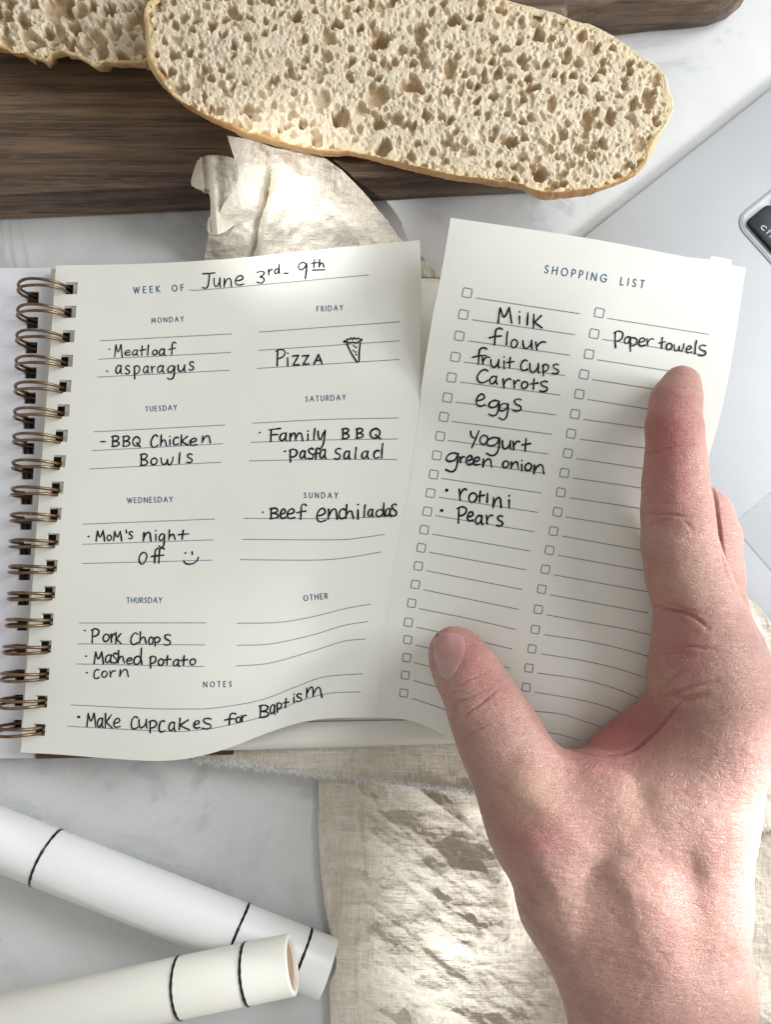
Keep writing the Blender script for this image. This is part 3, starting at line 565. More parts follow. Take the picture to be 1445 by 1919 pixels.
def box(cx_, cy_, sz, ang):
    c_, s_ = math.cos(ang), math.sin(ang); pts = []
    r = .12
    for a, b in ((-1+r, -1), (1-r, -1), (1, -1+r), (1, 1-r), (1-r, 1), (-1+r, 1), (-1, 1-r), (-1, -1+r), (-1+r, -1), (-.6, -1)):
        x, y = a*sz/2, b*sz/2; x -= y*.0; pts.append((cx_+x*c_-y*s_, cy_+x*s_+y*c_))
    return np.array(pts)
for L_ in (LC, RC):
    for i, (x, y) in enumerate(L_): sub.append((ribbon([box(x, y, 16.8-.12*i, math.radians(10.5-.15*i))], 1.4, zR, 'checkbox', LINE), shop))
rules('''G 552,572 1253,678
G 525,719 1222,820
G 498,862 1187,959
G 470,1005 1153,1097
G 443,1141 1123,1229
G 416,1277 1093,1364
I 388,107 1066,194
I 362,236 1041,328
I 340,365 1017,460
I 318,493 993,592
I 297,620 970,723
I 275,745 945,854
I 255,870 918,984
I 235,993 890,1112
I 216,1118 864,1245
I 194,1246 840,1380
J 133,117 400,171 655,230
J 118,218 350,268 637,336
J 112,315 350,370 622,440
J 106,410 350,475 590,550
J 100,506 290,562 560,665
J 92,603 290,672 500,765
H 355,701 1032,808
H 321,841 1000,945
H 287,978 969,1083
H 254,1110 930,1215
H 222,1243 900,1352
I 1280,93 1750,160
I 1255,227 1750,295
I 1231,359 1750,435
I 1208,491 1750,568
I 1185,624 1750,708
I 1160,754 1750,850
I 1133,883 1700,985
I 1106,1013 1700,1120
I 1079,1146 1720,1262
I 1055,1281 1720,1405
J 827,151 1050,192 1250,228 1395,262
J 810,258 1050,295 1250,340 1380,378
J 793,362 1000,395 1200,440 1350,489
J 776,466 1000,498 1180,545 1322,602
J 760,569 1000,610 1150,650 1257,698
J 743,671 900,688 1050,735 1130,763
J 730,772 820,787 900,800 1005,832''', shop, zR)
for sh, k, word, lets in WORDS:
    polys = []
    for t in lets.split('|'):
        ch, a, b, c_, d_ = t.split(' '); a, b, c_, d_ = map(float, (a, b, c_, d_)); sc = R[k][2]
        if ch == '.':
            x, y = rp(k, a, c_); polys.append(dot(x, y, d_/sc)); 
            if d_ > 15: polys.append(dot(x, y-1, d_/sc)); polys.append(dot(x, y+1, d_/sc))
            continue
        g = G[ch]
        for st_ in strokes(g):
            st_ = st_+.018*np.stack([fbm(st_[:, 0]*2+len(polys), st_[:, 1]*2, 2, 5), fbm(st_[:, 0]*2, st_[:, 1]*2+len(polys)*1.7, 2, 9)], -1)
            if ch not in '_-': st_ = .5+(st_-.5)*np.array([.86, .97])
            polys.append(np.stack([R[k][0]+(a+st_[:, 0]*(b-a))/sc, R[k][1]+(c_+st_[:, 1]*(d_-c_))/sc], -1))
    wt = 3.1 if sh == 'R' else 2.75
    if word in ('Pears', 'Family BBQ', 'pasta salad', 'Beef enchiladas', 'green onion', 'rotini'): wt += .3
    if word in ('Meatloaf', 'asparagus', 'paper towels', 'corn', '3rd - 9th', 'June'): wt -= .35
    o = ribbon(polys, wt, zL if sh == 'L' else zR, 'handwriting', INK, .00016, .35); o['label'] = 'black handwritten '+word
    sub.append((o, weekly if sh == 'L' else shop))
def poly_px(k, pts): return cat([rp(k, *p) for p in pts], 5)
pz = [poly_px('B', q) for q in ([(803, 662), (805, 650), (820, 655), (822, 640), (838, 644), (846, 632), (858, 645), (866, 632), (880, 642), (892, 634), (902, 644), (915, 640), (912, 652), (900, 655)], [(803, 662), (820, 658), (838, 665), (858, 660), (878, 664), (900, 655)], [(820, 668), (850, 730), (885, 785)], [(905, 662), (898, 720), (897, 782)])]
pz += [dot(*rp('B', x, y), 3) for x, y in ((865, 683), (878, 692), (862, 712), (875, 721), (878, 737), (806, 658), (806, 661))]
o = ribbon(pz, 2.7, zL, 'pizza_doodle', INK, .00016, .3); o['label'] = 'hand drawn slice of pizza'; sub.append((o, weekly))
sm = [poly_px('C', [(1130, 560), (1136, 574), (1160, 582), (1190, 577), (1212, 560), (1220, 540)]), poly_px('C', [(1180, 505), (1182, 512), (1182, 522)]), dot(*rp('C', 1140, 513), 3)]
o = ribbon(sm, 2.7, zL, 'smiley_doodle', INK, .00016, .3); o['label'] = 'hand drawn smiling face'; sub.append((o, weekly))
base_line = ribbon([np.array([rp('F', 300, 444), rp('F', 1100, 430)])], 1.5, zB2, 'printed_line', LINE, .0003); sub.append((base_line, parts[3]))
# faint perforation along the fold
perf = resample(cat(SEAM, 6), 90); segs = [perf[i:i+1].repeat(2, 0)+np.array([[0, -1.3], [0, 1.3]]) for i in range(0, 90)]
PERF = M('perforation', .8, (.70, .695, .63), .1).m
sub.append((ribbon([s_+[1.5, 0] for s_ in segs], .9, zR, 'perforation', PERF), shop))
adopt(NB, *parts)
for o, host in sub:
    o.parent = host; o.matrix_parent_inverse = Matrix.Identity(4)
# sub-parts share the world-space mesh coordinates of their host
# ------------------------------------------------------------------ tubes
def cyl(name, p0, p1, r, mat, segs=64, bev=.0006, r_in=None, depth=.02):
    p0 = Vector(p0); p1 = Vector(p1); d = (p1-p0); L = d.length; bm = bmesh.new()
    prof = [(0, 0), (r-bev, 0), (r-.3*bev, .3*bev), (r, bev), (r, L-bev), (r-.3*bev, L-.3*bev), (r-bev, L)]
    if r_in: prof += [(r_in+.0002, L), (r_in, L-.0003), (r_in, L-depth), (0, L-depth)]
    else: prof += [(0, L)]
    rings = [[bm.verts.new((q[0]*math.cos(2*math.pi*k/segs), q[0]*math.sin(2*math.pi*k/segs), q[1])) for k in range(segs)] if q[0] > 0 else [bm.verts.new((0, 0, q[1]))] for q in prof]
    for a, b in zip(rings[:-1], rings[1:]):
        for k in range(segs):
            k2 = (k+1) % segs
            vs = [a[k % len(a)], a[k2 % len(a)], b[k2 % len(b)], b[k % len(b)]]; u = []
            for v_ in vs:
                if v_ not in u: u.append(v_)
            if len(u) > 2: bm.faces.new(u)
    bmesh.ops.transform(bm, matrix=Matrix.Translation(p0) @ d.to_track_quat('Z', 'Y').to_matrix().to_4x4(), verts=bm.verts[:])
    return bm_obj(name, bm, mat, None, True, 40)
def band(p0, p1, f, r, w_, slant=0):
    p0 = Vector(p0); p1 = Vector(p1); d = (p1-p0).normalized(); bm = bmesh.new(); n = 72; ra = []
    for j, (dr, dz) in enumerate(((.00002, -w_), (.00022, -w_*.7), (.00026, 0), (.00022, w_*.7), (.00002, w_))):
        ra.append([bm.verts.new(((r+dr)*math.cos(2*math.pi*k/n), (r+dr)*math.sin(2*math.pi*k/n), dz*(1+.15*math.sin(k*1.7)+.1*math.sin(k*.61))+slant*math.cos(2*math.pi*k/n)+.00005*math.sin(k*.35))) for k in range(n)])
    for a, b in zip(ra[:-1], ra[1:]):
        for k in range(n): bm.faces.new((a[k], a[(k+1) % n], b[(k+1) % n], b[k]))
    c_ = p0.lerp(p1, f); bmesh.ops.transform(bm, matrix=Matrix.Translation(c_) @ d.to_track_quat('Z', 'Y').to_matrix().to_4x4(), verts=bm.verts[:])
    return bm_obj('ring_line', bm, BAND, None, True, 60)
R1 = .0090; a1 = PV(-330, 1442, R1+.0008); b1 = PV(616, 1816, R1+.0008)
T1 = empty('white_tube', PV(300, 1690, 0), 'bright white smooth tube lying lower left with three thin black rings, beneath the ivory tube', 'tube', 'two banded tubes lying on the marble')
def frac(px, py, a, b, z):
    q = PV(px, py, z); return (q-a).dot(b-a)/(b-a).length_squared
adopt(T1, cyl('tube_body', a1, b1, R1, TUBEW, 72, .0007), *[band(a1, b1, frac(x, y, a1, b1, R1), R1, .00042, .0004) for x, y in ((87, 1610), (444, 1748), (563, 1795))])
R2 = .0083; a2 = PV(-420, 2006, .0228); b2 = PV(548, 1807, .0272)
T2 = empty('ivory_tube', PV(200, 1880, 0), 'ivory tube with open tan end and two black rings, lying across the white tube', 'tube', 'two banded tubes lying on the marble')
tb = cyl('tube_body', a2, b2, R2, TUBEI, 72, .0005, R2*.80, .004); liner = cyl('cardboard_core', a2.lerp(b2, .9), a2.lerp(b2, .9925), R2*.795, TAN, 48, .0002)
adopt(T2, tb, liner, *[band(a2, b2, frac(x, y, a2, b2, .026), R2, .00042, .0002) for x, y in ((338, 1850), (464, 1823))])
# ------------------------------------------------------------------ bread
def inside(poly, x, y):
    r = np.zeros(x.shape, bool); n = len(poly); j = n-1
    for i in range(n):
        xi, yi = poly[i]; xj, yj = poly[j]
        c_ = ((yi > y) != (yj > y)) & (x < (xj-xi)*(y-yi)/(yj-yi+1e-12)+xi); r ^= c_; j = i
    return r
def bread(name, outer, bulge, ztop_f, zbase, step, holes, seed, nrand, label, depth_k=1.0, rag=1.2, brownf=None, palef=None, maxr=9., nteeth=0):
    rng = np.random.default_rng(seed)
    C = cat(outer, 14, True); C = resample(np.vstack([C, C[:1]]), int(np.linalg.norm(np.diff(np.vstack([C, C[:1]]), axis=0), axis=1).sum()/2.0))[:-1]
    w9 = np.ones(13)/13; C = np.stack([np.convolve(np.concatenate([C[-6:, q], C[:, q], C[:6, q]]), w9, 'valid') for q in (0, 1)], -1)
    n = len(C); t = np.roll(C, -1, 0)-np.roll(C, 1, 0); t /= np.linalg.norm(t, axis=1, keepdims=True); nrm = np.stack([t[:, 1], -t[:, 0]], -1)
    ctr = C.mean(0)
    if ((C-ctr)*nrm).sum() < 0: nrm = -nrm
    kk_ = np.ones(25)/25; nrm = np.stack([np.convolve(np.concatenate([nrm[-12:, q], nrm[:, q], nrm[:12, q]]), kk_, 'valid') for q in (0, 1)], -1); nrm /= np.linalg.norm(nrm, axis=1, keepdims=True)
    bl_ = np.array([bulge(x, y) for x, y in C]); ker = np.hanning(43)[1:-1]; ker /= ker.sum(); bl_ = bl_*(1+.9*fbm(np.arange(n)/26., 0*np.arange(n), 3, seed+60)); bl_ = np.convolve(np.concatenate([bl_[-20:], bl_, bl_[:20]]), ker, 'valid')
    s = np.arange(n); rg = rag*(fbm(s*.09, 0*s, 4, seed, .7)*2.4)
    I = C-nrm*bl_[:, None]+nrm*rg[:, None]
    x0, y0 = I.min(0)-3; x1, y1 = I.max(0)+3; gx = np.arange(x0, x1, step); gy = np.arange(y0, y1, step); X, Y = np.meshgrid(gx, gy); ins = inside(I, X, Y)
    Z = np.zeros(X.shape)
    # bubbles carved from the cut face, in pixels of depth
    allh = [(a, b, c_, d_, e_) for a, b, c_, d_, e_ in holes]
    for _ in range(nrand):
        r = min(maxr, 2.0*(1-rng.random())**(-.52)); a, b = rng.uniform(x0, x1), rng.uniform(y0, y1); asp = rng.uniform(.65, 1.5); allh.append((a, b, r*asp**.5, r/asp**.5, rng.uniform(.35, .9) if rng.random() < .8 else rng.uniform(.8, 1.1)))
    wx = fbm(X/9., Y/9., 3, seed+3); wy = fbm(X/9., Y/9., 3, seed+8)
    for (a, b, rx, ry, k) in allh:
        m_ = max(rx, ry)*1.5+2; i0, i1 = np.searchsorted(gx, [a-m_, a+m_]); j0, j1 = np.searchsorted(gy, [b-m_, b+m_])
        if i1 <= i0 or j1 <= j0: continue
        xs = X[j0:j1, i0:i1]; ys = Y[j0:j1, i0:i1]; am = min(3.2, .3*max(rx, ry)); xx = xs-a+am*wx[j0:j1, i0:i1]*1.6; yy = ys-b+am*wy[j0:j1, i0:i1]*1.6
        an = (a*7.3+b*3.1) % 3.14; cc, ss = (math.cos(an*.4-.5), math.sin(an*.4-.5)) if max(rx, ry) > 9 else (math.cos(an), math.sin(an)); ss = 0 if abs(rx-ry) > 6 else ss; cc = 1 if ss == 0 else cc
        u = (xx*cc+yy*ss)/rx; v_ = (-xx*ss+yy*cc)/ry; d2 = u*u+v_*v_
        r = min(rx, ry); prof = np.clip(1-d2**(1.5 if r < 6 else 2.5), 0, 1)**.5*r*(1.15 if r < 6 else 2.0)*k+np.exp(-((np.sqrt(d2)-1.12)/.16)**2)*(-.7 if r > 5 else -.3)
        dz_ = Z[j0:j1, i0:i1]; Z[j0:j1, i0:i1] = np.where(d2 < 1, np.maximum(dz_, prof)+.12*np.minimum(dz_, prof), dz_+np.minimum(prof, 0)*.6)
    Z = Z+.8*fbm(X/4.5, Y/4.5, 3, seed+20)+2.8*fbm(X/30., Y/30., 3, seed+30)+1.4*np.maximum(0, fbm(X/7., Y/7., 2, seed+44))
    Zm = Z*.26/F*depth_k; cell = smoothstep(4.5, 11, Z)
    from_edge = None
    v = P(X, Y, ztop_f(X, Y))
    v[..., 2] -= Zm
    # keep vertices on their viewing column in world xy (carving straight down)
    idx = -np.ones(X.shape, int); cells = ins[:-1, :-1] & ins[1:, :-1] & ins[:-1, 1:] & ins[1:, 1:]
    f = grid_faces(*X.shape, mask=cells); used = np.unique(f); mp = -np.ones(X.size, int); mp[used] = np.arange(len(used)); f = mp[f]; cell_shade_v = cell.ravel()[used]; vv = v.reshape(-1, 3)[used]; pxs = np.stack([X.ravel()[used], Y.ravel()[used]], -1)
    # distance to outline (coarse) for rim colour
    Is = I[::6]; dist = np.full(len(pxs), 1e9)
    for q in Is: dist = np.minimum(dist, ((pxs-q)**2).sum(1))
    dist = np.sqrt(dist)
    # snap the boundary to the outline
    e = np.sort(np.stack([f, np.roll(f, -1, 1)], -1).reshape(-1, 2), 1); key_ = e[:, 0].astype(np.int64)*len(vv)+e[:, 1]; u_, cnt = np.unique(key_, return_counts=True); be = u_[cnt == 1]; bv = np.unique(np.concatenate([be//len(vv), be % len(vv)]))
    d_ = ((pxs[bv][:, None]-I[None])**2).sum(-1).argmin(1); tgt = I[d_]; nv = P(tgt[:, 0], tgt[:, 1], ztop_f(tgt[:, 0], tgt[:, 1])); vv[bv] = nv
    o = mesh_obj('crumb', vv, f, CRUMB, None, True); attr(o, 'cell', cell_shade_v); attr(o, 'rim', np.exp(-dist/13.)*(.6+.8*vnoise(pxs[:, 0]/12, pxs[:, 1]/12, 5)))
    # crust: from the cut rim bulging out and down to the base
    lv = [(0, .0016, -7), (.0, .0001, 0), (.25, .0012, 0), (.6, .004, 0), (.9, .009, 0), (1.0, .014, 0), (.93, .020, 0), (.75, .026, 0), (.4, .031, 0)]
    rows = []; zt = ztop_f(I[:, 0], I[:, 1]); H = zt-zbase
    In = P(I[:, 0], I[:, 1], zt); outn = P(C[:, 0], C[:, 1], zt-.010); hor = outn-In; hor[:, 2] = 0
    hl_ = np.linalg.norm(hor[:, :2], axis=1, keepdims=True)
    wn = P(*(I+nrm*5).T, zt)-In; wn[:, 2] = 0; wn /= np.linalg.norm(wn, axis=1, keepdims=True)
    # amount outward
    amt = bl_[:, None]*.235/F
    for a, dz_, ex in lv:
        rw = In+wn*(amt*a+ex*.00016-(dz_/.031)**1.4*.017*(.5 if bl_.max() < 10 else 1)); rw[:, 2] = zt-min(1, dz_/.031)*H
        rw[:, 2] += .0002
        rw += wn*(.00025*fbm(s*.05+a*3, 0*s+a*9, 3, seed+2))[:, None]
        rows.append(rw)
    vr_ = np.stack(rows); m_ = len(rows); i = np.arange(m_*n).reshape(m_, n); f2 = np.stack([i[:-1], np.roll(i[:-1], -1, 1), np.roll(i[1:], -1, 1), i[1:]], -1).reshape(-1, 4)
    o2 = mesh_obj('crust', vr_.reshape(-1, 3), f2, CRUST, None, True); pc = np.tile(C, (m_, 1))
    attr(o2, 'brown', brownf(pc[:, 0], pc[:, 1])*(.55+.9*vnoise(pc[:, 0]/22, pc[:, 1]/22+np.repeat(np.arange(m_), n), 3)).clip(0, 1)); attr(o2, 'pale', palef(pc[:, 0], pc[:, 1]))
    root = empty(name, PV(*ctr, zbase), label[0], label[1]); adopt(root, o, o2); return root
# big holes from the loaf, px: x, y, rx, ry, depth
def hz(k, L):
    ox, oy, s_ = {'2': (240, 0, 2.89), '3': (640, 0, 3.6125), '4': (900, 0, 2.651)}[k]; return [(ox+a/s_, oy+b/s_, c_/s_, d_/s_, e_) for a, b, c_, d_, e_ in L]
BH = hz('2', [(912, 90, 35, 33, 1.1), (1128, 130, 42, 28, 1.1), (1040, 530, 62, 50, .3), (1150, 640, 50, 58, 1), (1020, 755, 36, 42, .9), (640, 590, 45, 30, 1.1), (942, 667, 28, 28, 1.1), (775, 435, 38, 22, 1), (487, 595, 28, 36, .8), (232, 390, 26, 30, .8), (290, 470, 50, 20, 1),
          (435, 380, 16, 22, 1), (500, 370, 20, 22, 1), (960, 548, 20, 16, 1.2), (880, 620, 22, 32, .8), (730, 735, 42, 28, .8), (1080, 200, 42, 34, .5), (445, 140, 32, 32, .8), (140, 290, 32, 14, 1), (410, 520, 18, 30, .9), (640, 675, 32, 30, .4), (830, 655, 22, 14, .9), (570, 245, 24, 30, .9), (650, 260, 22, 50, .4), (160, 20, 20, 40, 1), (520, 180, 20, 18, .9), (340, 160, 26, 22, .8), (1250, 590, 28, 34, .6), (370, 430, 45, 40, .35), (1350, 30, 60, 22, .6), (1070, 305, 38, 34, .5), (560, 50, 36, 26, .8), (760, 300, 18, 16, .9)])
BH += hz('3', [(258, 275, 74, 60, 1), (530, 215, 48, 72, .8), (755, 130, 52, 50, .9), (940, 110, 30, 34, 1), (830, 175, 22, 26, 1), (735, 450, 46, 74, .7), (540, 370, 30, 46, .9), (480, 425, 34, 24, 1), (465, 580, 88, 44, .9), (240, 640, 88, 74, .45), (250, 825, 56, 58, .9), (285, 1000, 54, 66, .9), (370, 805, 50, 46, .6), (570, 770, 28, 40, 1), (480, 850, 38, 26, 1), (1222, 400, 50, 32, 1), (1300, 588, 62, 28, 1.2),
          (1060, 500, 36, 46, .8), (965, 485, 22, 26, 1.1), (920, 570, 26, 34, 1.1), (1085, 335, 66, 30, .7), (1345, 230, 38, 56, .9), (1310, 120, 46, 66, .4), (1150, 955, 64, 40, 1.1), (705, 962, 36, 26, 1), (870, 995, 24, 18, 1.1), (740, 800, 30, 28, 1), (1340, 1180, 50, 56, 1), (855, 1035, 62, 26, .6), (1420, 700, 26, 56, .7), (100, 62, 30, 26, 1), (190, 18, 48, 28, .9), (185, 478, 26, 22, 1), (205, 385, 26, 40, .9), (705, 622, 62, 26, .9), (435, 90, 16, 40, 1), (330, 15, 28, 30, .8), (610, 70, 28, 24, .9), (400, 340, 30, 36, .7), (310, 450, 36, 28, .7), (565, 420, 34, 34, .7), (120, 720, 36, 40, .5), (920, 680, 30, 28, .8), (820, 575, 26, 24, .8), (780, 380, 26, 30, .7), (10, 790, 40, 70, 1), (90, 940, 24, 24, .8), (1260, 250, 16, 14, 1), (60, 325, 30, 26, .7), (820, 740, 26, 20, .6), (1060, 1025, 34, 20, .9), (700, 1090, 36, 26, .6)])
BH += hz('4', [(425, 295, 30, 18, 1.1), (295, 870, 30, 34, 1), (535, 595, 32, 58, .8), (650, 582, 24, 46, 1), (612, 712, 20, 34, 1), (838, 480, 30, 44, .7), (875, 580, 18, 16, 1), (760, 595, 16, 26, .8), (738, 558, 14, 18, 1), (370, 370, 18, 18, 1), (465, 370, 22, 22, 1), (510, 445, 22, 24, 1), (558, 352, 32, 14, .9), (540, 245, 48, 36, .35), (505, 180, 30, 32, .5), (400, 210, 20, 26, .6), (355, 512, 20, 38, .7), (520, 848, 46, 14, 1), (600, 802, 26, 14, 1), (740, 818, 40, 18, .8), (412, 912, 22, 18, 1), (350, 932, 34, 20, .9), (790, 712, 40, 34, .4), (210, 455, 18, 18, .9), (600, 485, 20, 20, .8), (690, 475, 28, 18, .7), (405, 665, 16, 26, .9), (455, 455, 16, 18, .9), (850, 390, 26, 16, .7), (770, 500, 14, 24, .8), (905, 520, 12, 20, .7), (680, 870, 26, 18, .8), (330, 740, 30, 28, .4)])
OUT = [(246, 30), (248, 75), (256, 118), (272, 143), (295, 160), (330, 190), (372, 215), (410, 232), (450, 250), (500, 264), (560, 277), (610, 285), (660, 287), (705, 297), (760, 311), (830, 327), (900, 338), (960, 346), (985, 352), (1005, 365), (1040, 372), (1080, 366), (1130, 358), (1180, 338), (1225, 305), (1252, 262), (1272, 215), (1281, 180), (1274, 150), (1262, 125), (1240, 97), (1205, 80), (1150, 52), (1090, 30), (1030, 8), (960, -20), (800, -90), (600, -125), (400, -110), (290, -50), (255, -10)]
def bulge1(x, y):
    if x < 300 and y < 165: return 26
    if y > 140 and x < 520: return 7
    if x > 1230: return 26
    if y < 110 and x > 850: return 24
    if y > 290 and x > 1000: return 8
    return 3
brownf = lambda x, y: np.clip(smoothstep(120, 190, y)*(1-smoothstep(1180, 1230, x)*.6), 0, 1)
palef = lambda x, y: np.clip((1-smoothstep(90, 180, y))*smoothstep(900, 1000, x)+smoothstep(1220, 1262, x)*(1-smoothstep(220, 300, y)), 0, 1)
ztb = lambda X, Y: .046+.0012*fbm(np.asarray(X)/260., np.asarray(Y)/260., 2, 8)
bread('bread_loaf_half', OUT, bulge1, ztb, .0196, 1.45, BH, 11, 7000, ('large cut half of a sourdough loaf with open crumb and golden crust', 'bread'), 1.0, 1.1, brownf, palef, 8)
OUT2 = [(-120, 40), (-60, 75), (0, 92), (22, 100), (50, 104), (72, 112), (92, 119), (93, 108), (110, 98), (135, 106), (158, 112), (170, 126), (180, 130), (192, 118), (210, 118), (235, 120), (262, 118), (285, 110), (300, 60), (290, 0), (270, -80), (150, -160), (-60, -150), (-130, -60)]
H2 = [(10, 30, 12, 16, .7), (45, 42, 10, 9, .9), (92, 12, 12, 16, .6), (60, 85, 14, 8, 1), (100, 80, 8, 9, 1), (140, 47, 9, 8, 1.1), (15, 75, 10, 7, .8), (235, 12, 14, 8, 1.1), (225, 100, 14, 9, 1), (185, 45, 9, 7, .8), (195, 20, 8, 12, .7), (165, 85, 12, 10, .6), (60, 5, 10, 10, .7), (120, 110, 12, 7, .9), (210, 60, 12, 14, .6)]
ztb2 = lambda X, Y: .034+.003*fbm(np.asarray(X)/90., np.asarray(Y)/90., 3, 18)-.0015*smoothstep(60, 110, np.asarray(Y))
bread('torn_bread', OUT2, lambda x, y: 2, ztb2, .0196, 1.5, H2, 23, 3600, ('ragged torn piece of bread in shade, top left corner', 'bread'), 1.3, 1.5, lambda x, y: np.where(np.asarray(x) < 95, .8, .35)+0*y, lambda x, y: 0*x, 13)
# ------------------------------------------------------------------ towel
TW = empty('tea_towel', PV(900, 1600, 0), 'crumpled natural linen tea towel under the planner and hand', 'towel')
def cloth(name, top, bot, left, right, zf, ns, nt, th=.0009):
    s = np.linspace(0, 1, ns); t = np.linspace(0, 1, nt); q = coons(cat(top, 8), cat(bot, 8), cat(left, 8), cat(right, 8), s, t)
    X, Y = q[..., 0], q[..., 1]; z = zf(X, Y); o = mesh_obj(name, P(X, Y, z).reshape(-1, 3), grid_faces(nt, ns), LINEN); solidify(o, th); return o
def zlow(X, Y):
    hem = smoothstep(670, 690, X+8*np.sin(Y/70.)); edge = smoothstep(600, 616, X-12*smoothstep(1640, 1820, Y))
    u = (X*.80+Y*.60)/1.; v_ = (-X*.6+Y*.8)
    big = fbm(X/150., Y/150., 2, 31)*.0075
    crs = (ridge(u/150.+.6*fbm(X/120, Y/120, 2, 5), v_/62., 2, 40)**2-.35)*.0036
    fine = fbm(u/30., v_/14., 2, 50)*.0005
    gather = .00045*fbm(X/60., Y/13., 2, 61)*(1-hem)+.0004*np.sin(Y/9.+2*np.sin(Y/37.))*(1-hem)
    crs = crs*.5+.0013*(ridge(X/46.+.5*fbm(X/60, Y/60, 2, 7), Y/40., 3, 41)-.55)
    q = (.0034+edge*.0008+(big+crs+fine)*(.25+.75*hem)*edge+gather+.0012*np.exp(-((X-676-6*np.sin(Y/50.))/5.)**2)-.0008*np.exp(-((X-690-6*np.sin(Y/50.))/6.)**2)+.0018*hem)
    return .0016+.0012*np.log1p(np.exp((q-.0016)/.0012))-.0008*(1-hem)
low = cloth('lower_layer', [(596, 1380), (900, 1380), (1250, 1200), (1390, 1118), (1480, 1215)], [(620, 2000), (1000, 2000), (1600, 2000)], [(596, 1380), (597, 1480), (596, 1560), (601, 1640), (612, 1720), (630, 1800), (617, 1850), (618, 1919), (622, 2000)], [(1480, 1215), (1560, 1500), (1600, 2000)], zlow, 420, 330)
def zflap(X, Y):
    return .0092+.0009*fbm(X/120., Y/60., 3, 71)+.0004*fbm(X/25., Y/18., 3, 72)-.0022*smoothstep(330, 480, 900-X+0*Y)*0
fb = [(300, 1412), (380, 1428), (470, 1439), (560, 1449), (660, 1461), (760, 1473), (860, 1485), (910, 1492), (1100, 1512), (1300, 1540), (1500, 1562)]
flap = cloth('folded_flap', [(300, 1405), (560, 1370), (880, 1370), (1200, 1400), (1500, 1430)], fb, [(300, 1405), (300, 1412)], [(1500, 1430), (1500, 1562)], lambda X, Y: zflap(X, Y)-.004*(1-smoothstep(300, 620, X)), 300, 60)
# frayed threads along the flap edge and towel side
V = []; Fc = []
def thread(p, d, L, r, curl):
    p = np.array(p); d = np.array(d)/np.linalg.norm(d); n0 = len(V); side = np.array([d[1], -d[0], 0]); k = 4
    for i in range(k):
        q = p+d*L*i/(k-1)+side*curl*(i/(k-1))**2*L+np.array([0, 0, .0004*math.sin(i*1.3)])
        rr = r*(1-.6*i/(k-1))
        for a in range(3): V.append(q+rr*np.array([math.cos(a*2.1)*side[0], math.cos(a*2.1)*side[1], math.sin(a*2.1)]))
    for i in range(k-1):
        for a in range(3): Fc.append((n0+i*3+a, n0+i*3+(a+1) % 3, n0+i*3+3+(a+1) % 3, n0+i*3+3+a))
fbc = resample(cat(fb, 8), 1500)
for i in range(0, 1500):
    x, y = fbc[i]
    if x < 360 or x > 1480: continue
    dens = .5+.5*vnoise(x/12., 0, 3)
    for _ in range(3):
        if random.random() > dens**1.5+.1: continue
        z = float(zflap(x, y))-.004*(1-smoothstep(300, 620, x)); p = P(x+random.uniform(-1, 1), y-random.uniform(-2, 9), z+random.uniform(.0001, .0010)); a = random.gauss(-1.35, .7)
        if random.random() < .4: a = random.gauss(1.5, .6)
        thread(p, (math.cos(a), math.sin(a), random.uniform(-.2, .5)), random.uniform(.0005, .0017), .00010, random.uniform(-.6, .6))
fringe = mesh_obj('frayed_threads', V, np.array(Fc), THREAD); fringe['kind'] = 'stuff'
# gathered end behind the planner
def zpeak(X, Y):
    up = .0032+.0200*smoothstep(500, 372, Y)+.003*smoothstep(372, 260, Y)
    fold = .006*np.exp(-((X-470-(Y-400)*.05)/38.)**2)*smoothstep(520, 300, Y)
    dip = -.006*np.exp(-((X-(508-(Y-330)*.22))/9.)**2)*smoothstep(300, 345, Y)
    rid2 = .004*np.exp(-((X-(560+(Y-330)*.95))/60.)**2)
    w_ = .0030*fbm(X/46., Y/46., 3, 81)+.0009*(ridge(X/44., Y/34., 2, 83)-.5)+.0002*fbm(X/11., Y/11., 2, 84)
    edge = -.009*smoothstep(0, 1, np.clip(((X-(600+(Y-300)*1.0))-40)/55., 0, 1))
    return up+fold+dip+rid2+w_*smoothstep(245, 290, Y)+edge*.5
pk = cloth('gathered_end', [(425, 254), (448, 258), (480, 264), (520, 278), (590, 287), (640, 318)], [(370, 560), (520, 560), (700, 560), (835, 560)], [(425, 254), (436, 288), (447, 322), (440, 350), (420, 380), (402, 420), (388, 450), (380, 500), (370, 560)], [(640, 318), (672, 350), (700, 382), (728, 420), (752, 452), (785, 480), (815, 510), (835, 560)], zpeak, 260, 220, .0011)
def zback(X, Y): return .0225+.0035*np.exp(-((X-402)/16.)**2)-.005*smoothstep(340, 420, Y)-.004*np.exp(-((X-388-(Y-330)*.1)/6.)**2)+.0006*fbm(X/14., Y/14., 3, 91)+.003*smoothstep(380, 366, X)*-1
bk = cloth('back_fold', [(369, 301), (385, 292), (410, 291), (436, 296), (452, 305)], [(393, 430), (400, 440), (420, 435), (440, 420), (455, 400)], [(369, 301), (361, 325), (358, 345), (372, 355), (390, 362), (394, 385), (393, 430)], [(452, 305), (456, 350), (455, 400)], zback, 70, 90, .0011)
# towel tail seen through the gap between the sheets
tail = cloth('tail_fold', [(770, 452), (792, 482), (808, 500), (826, 515), (850, 530)], [(760, 540), (800, 545), (830, 548), (850, 550), (870, 555)], [(770, 452), (765, 500), (760, 540)], [(850, 530), (862, 545), (870, 555)], lambda X, Y: .005+.0012*fbm(X/20., Y/20., 3, 95), 40, 40)
adopt(TW, low, flap, fringe, pk, bk, tail)
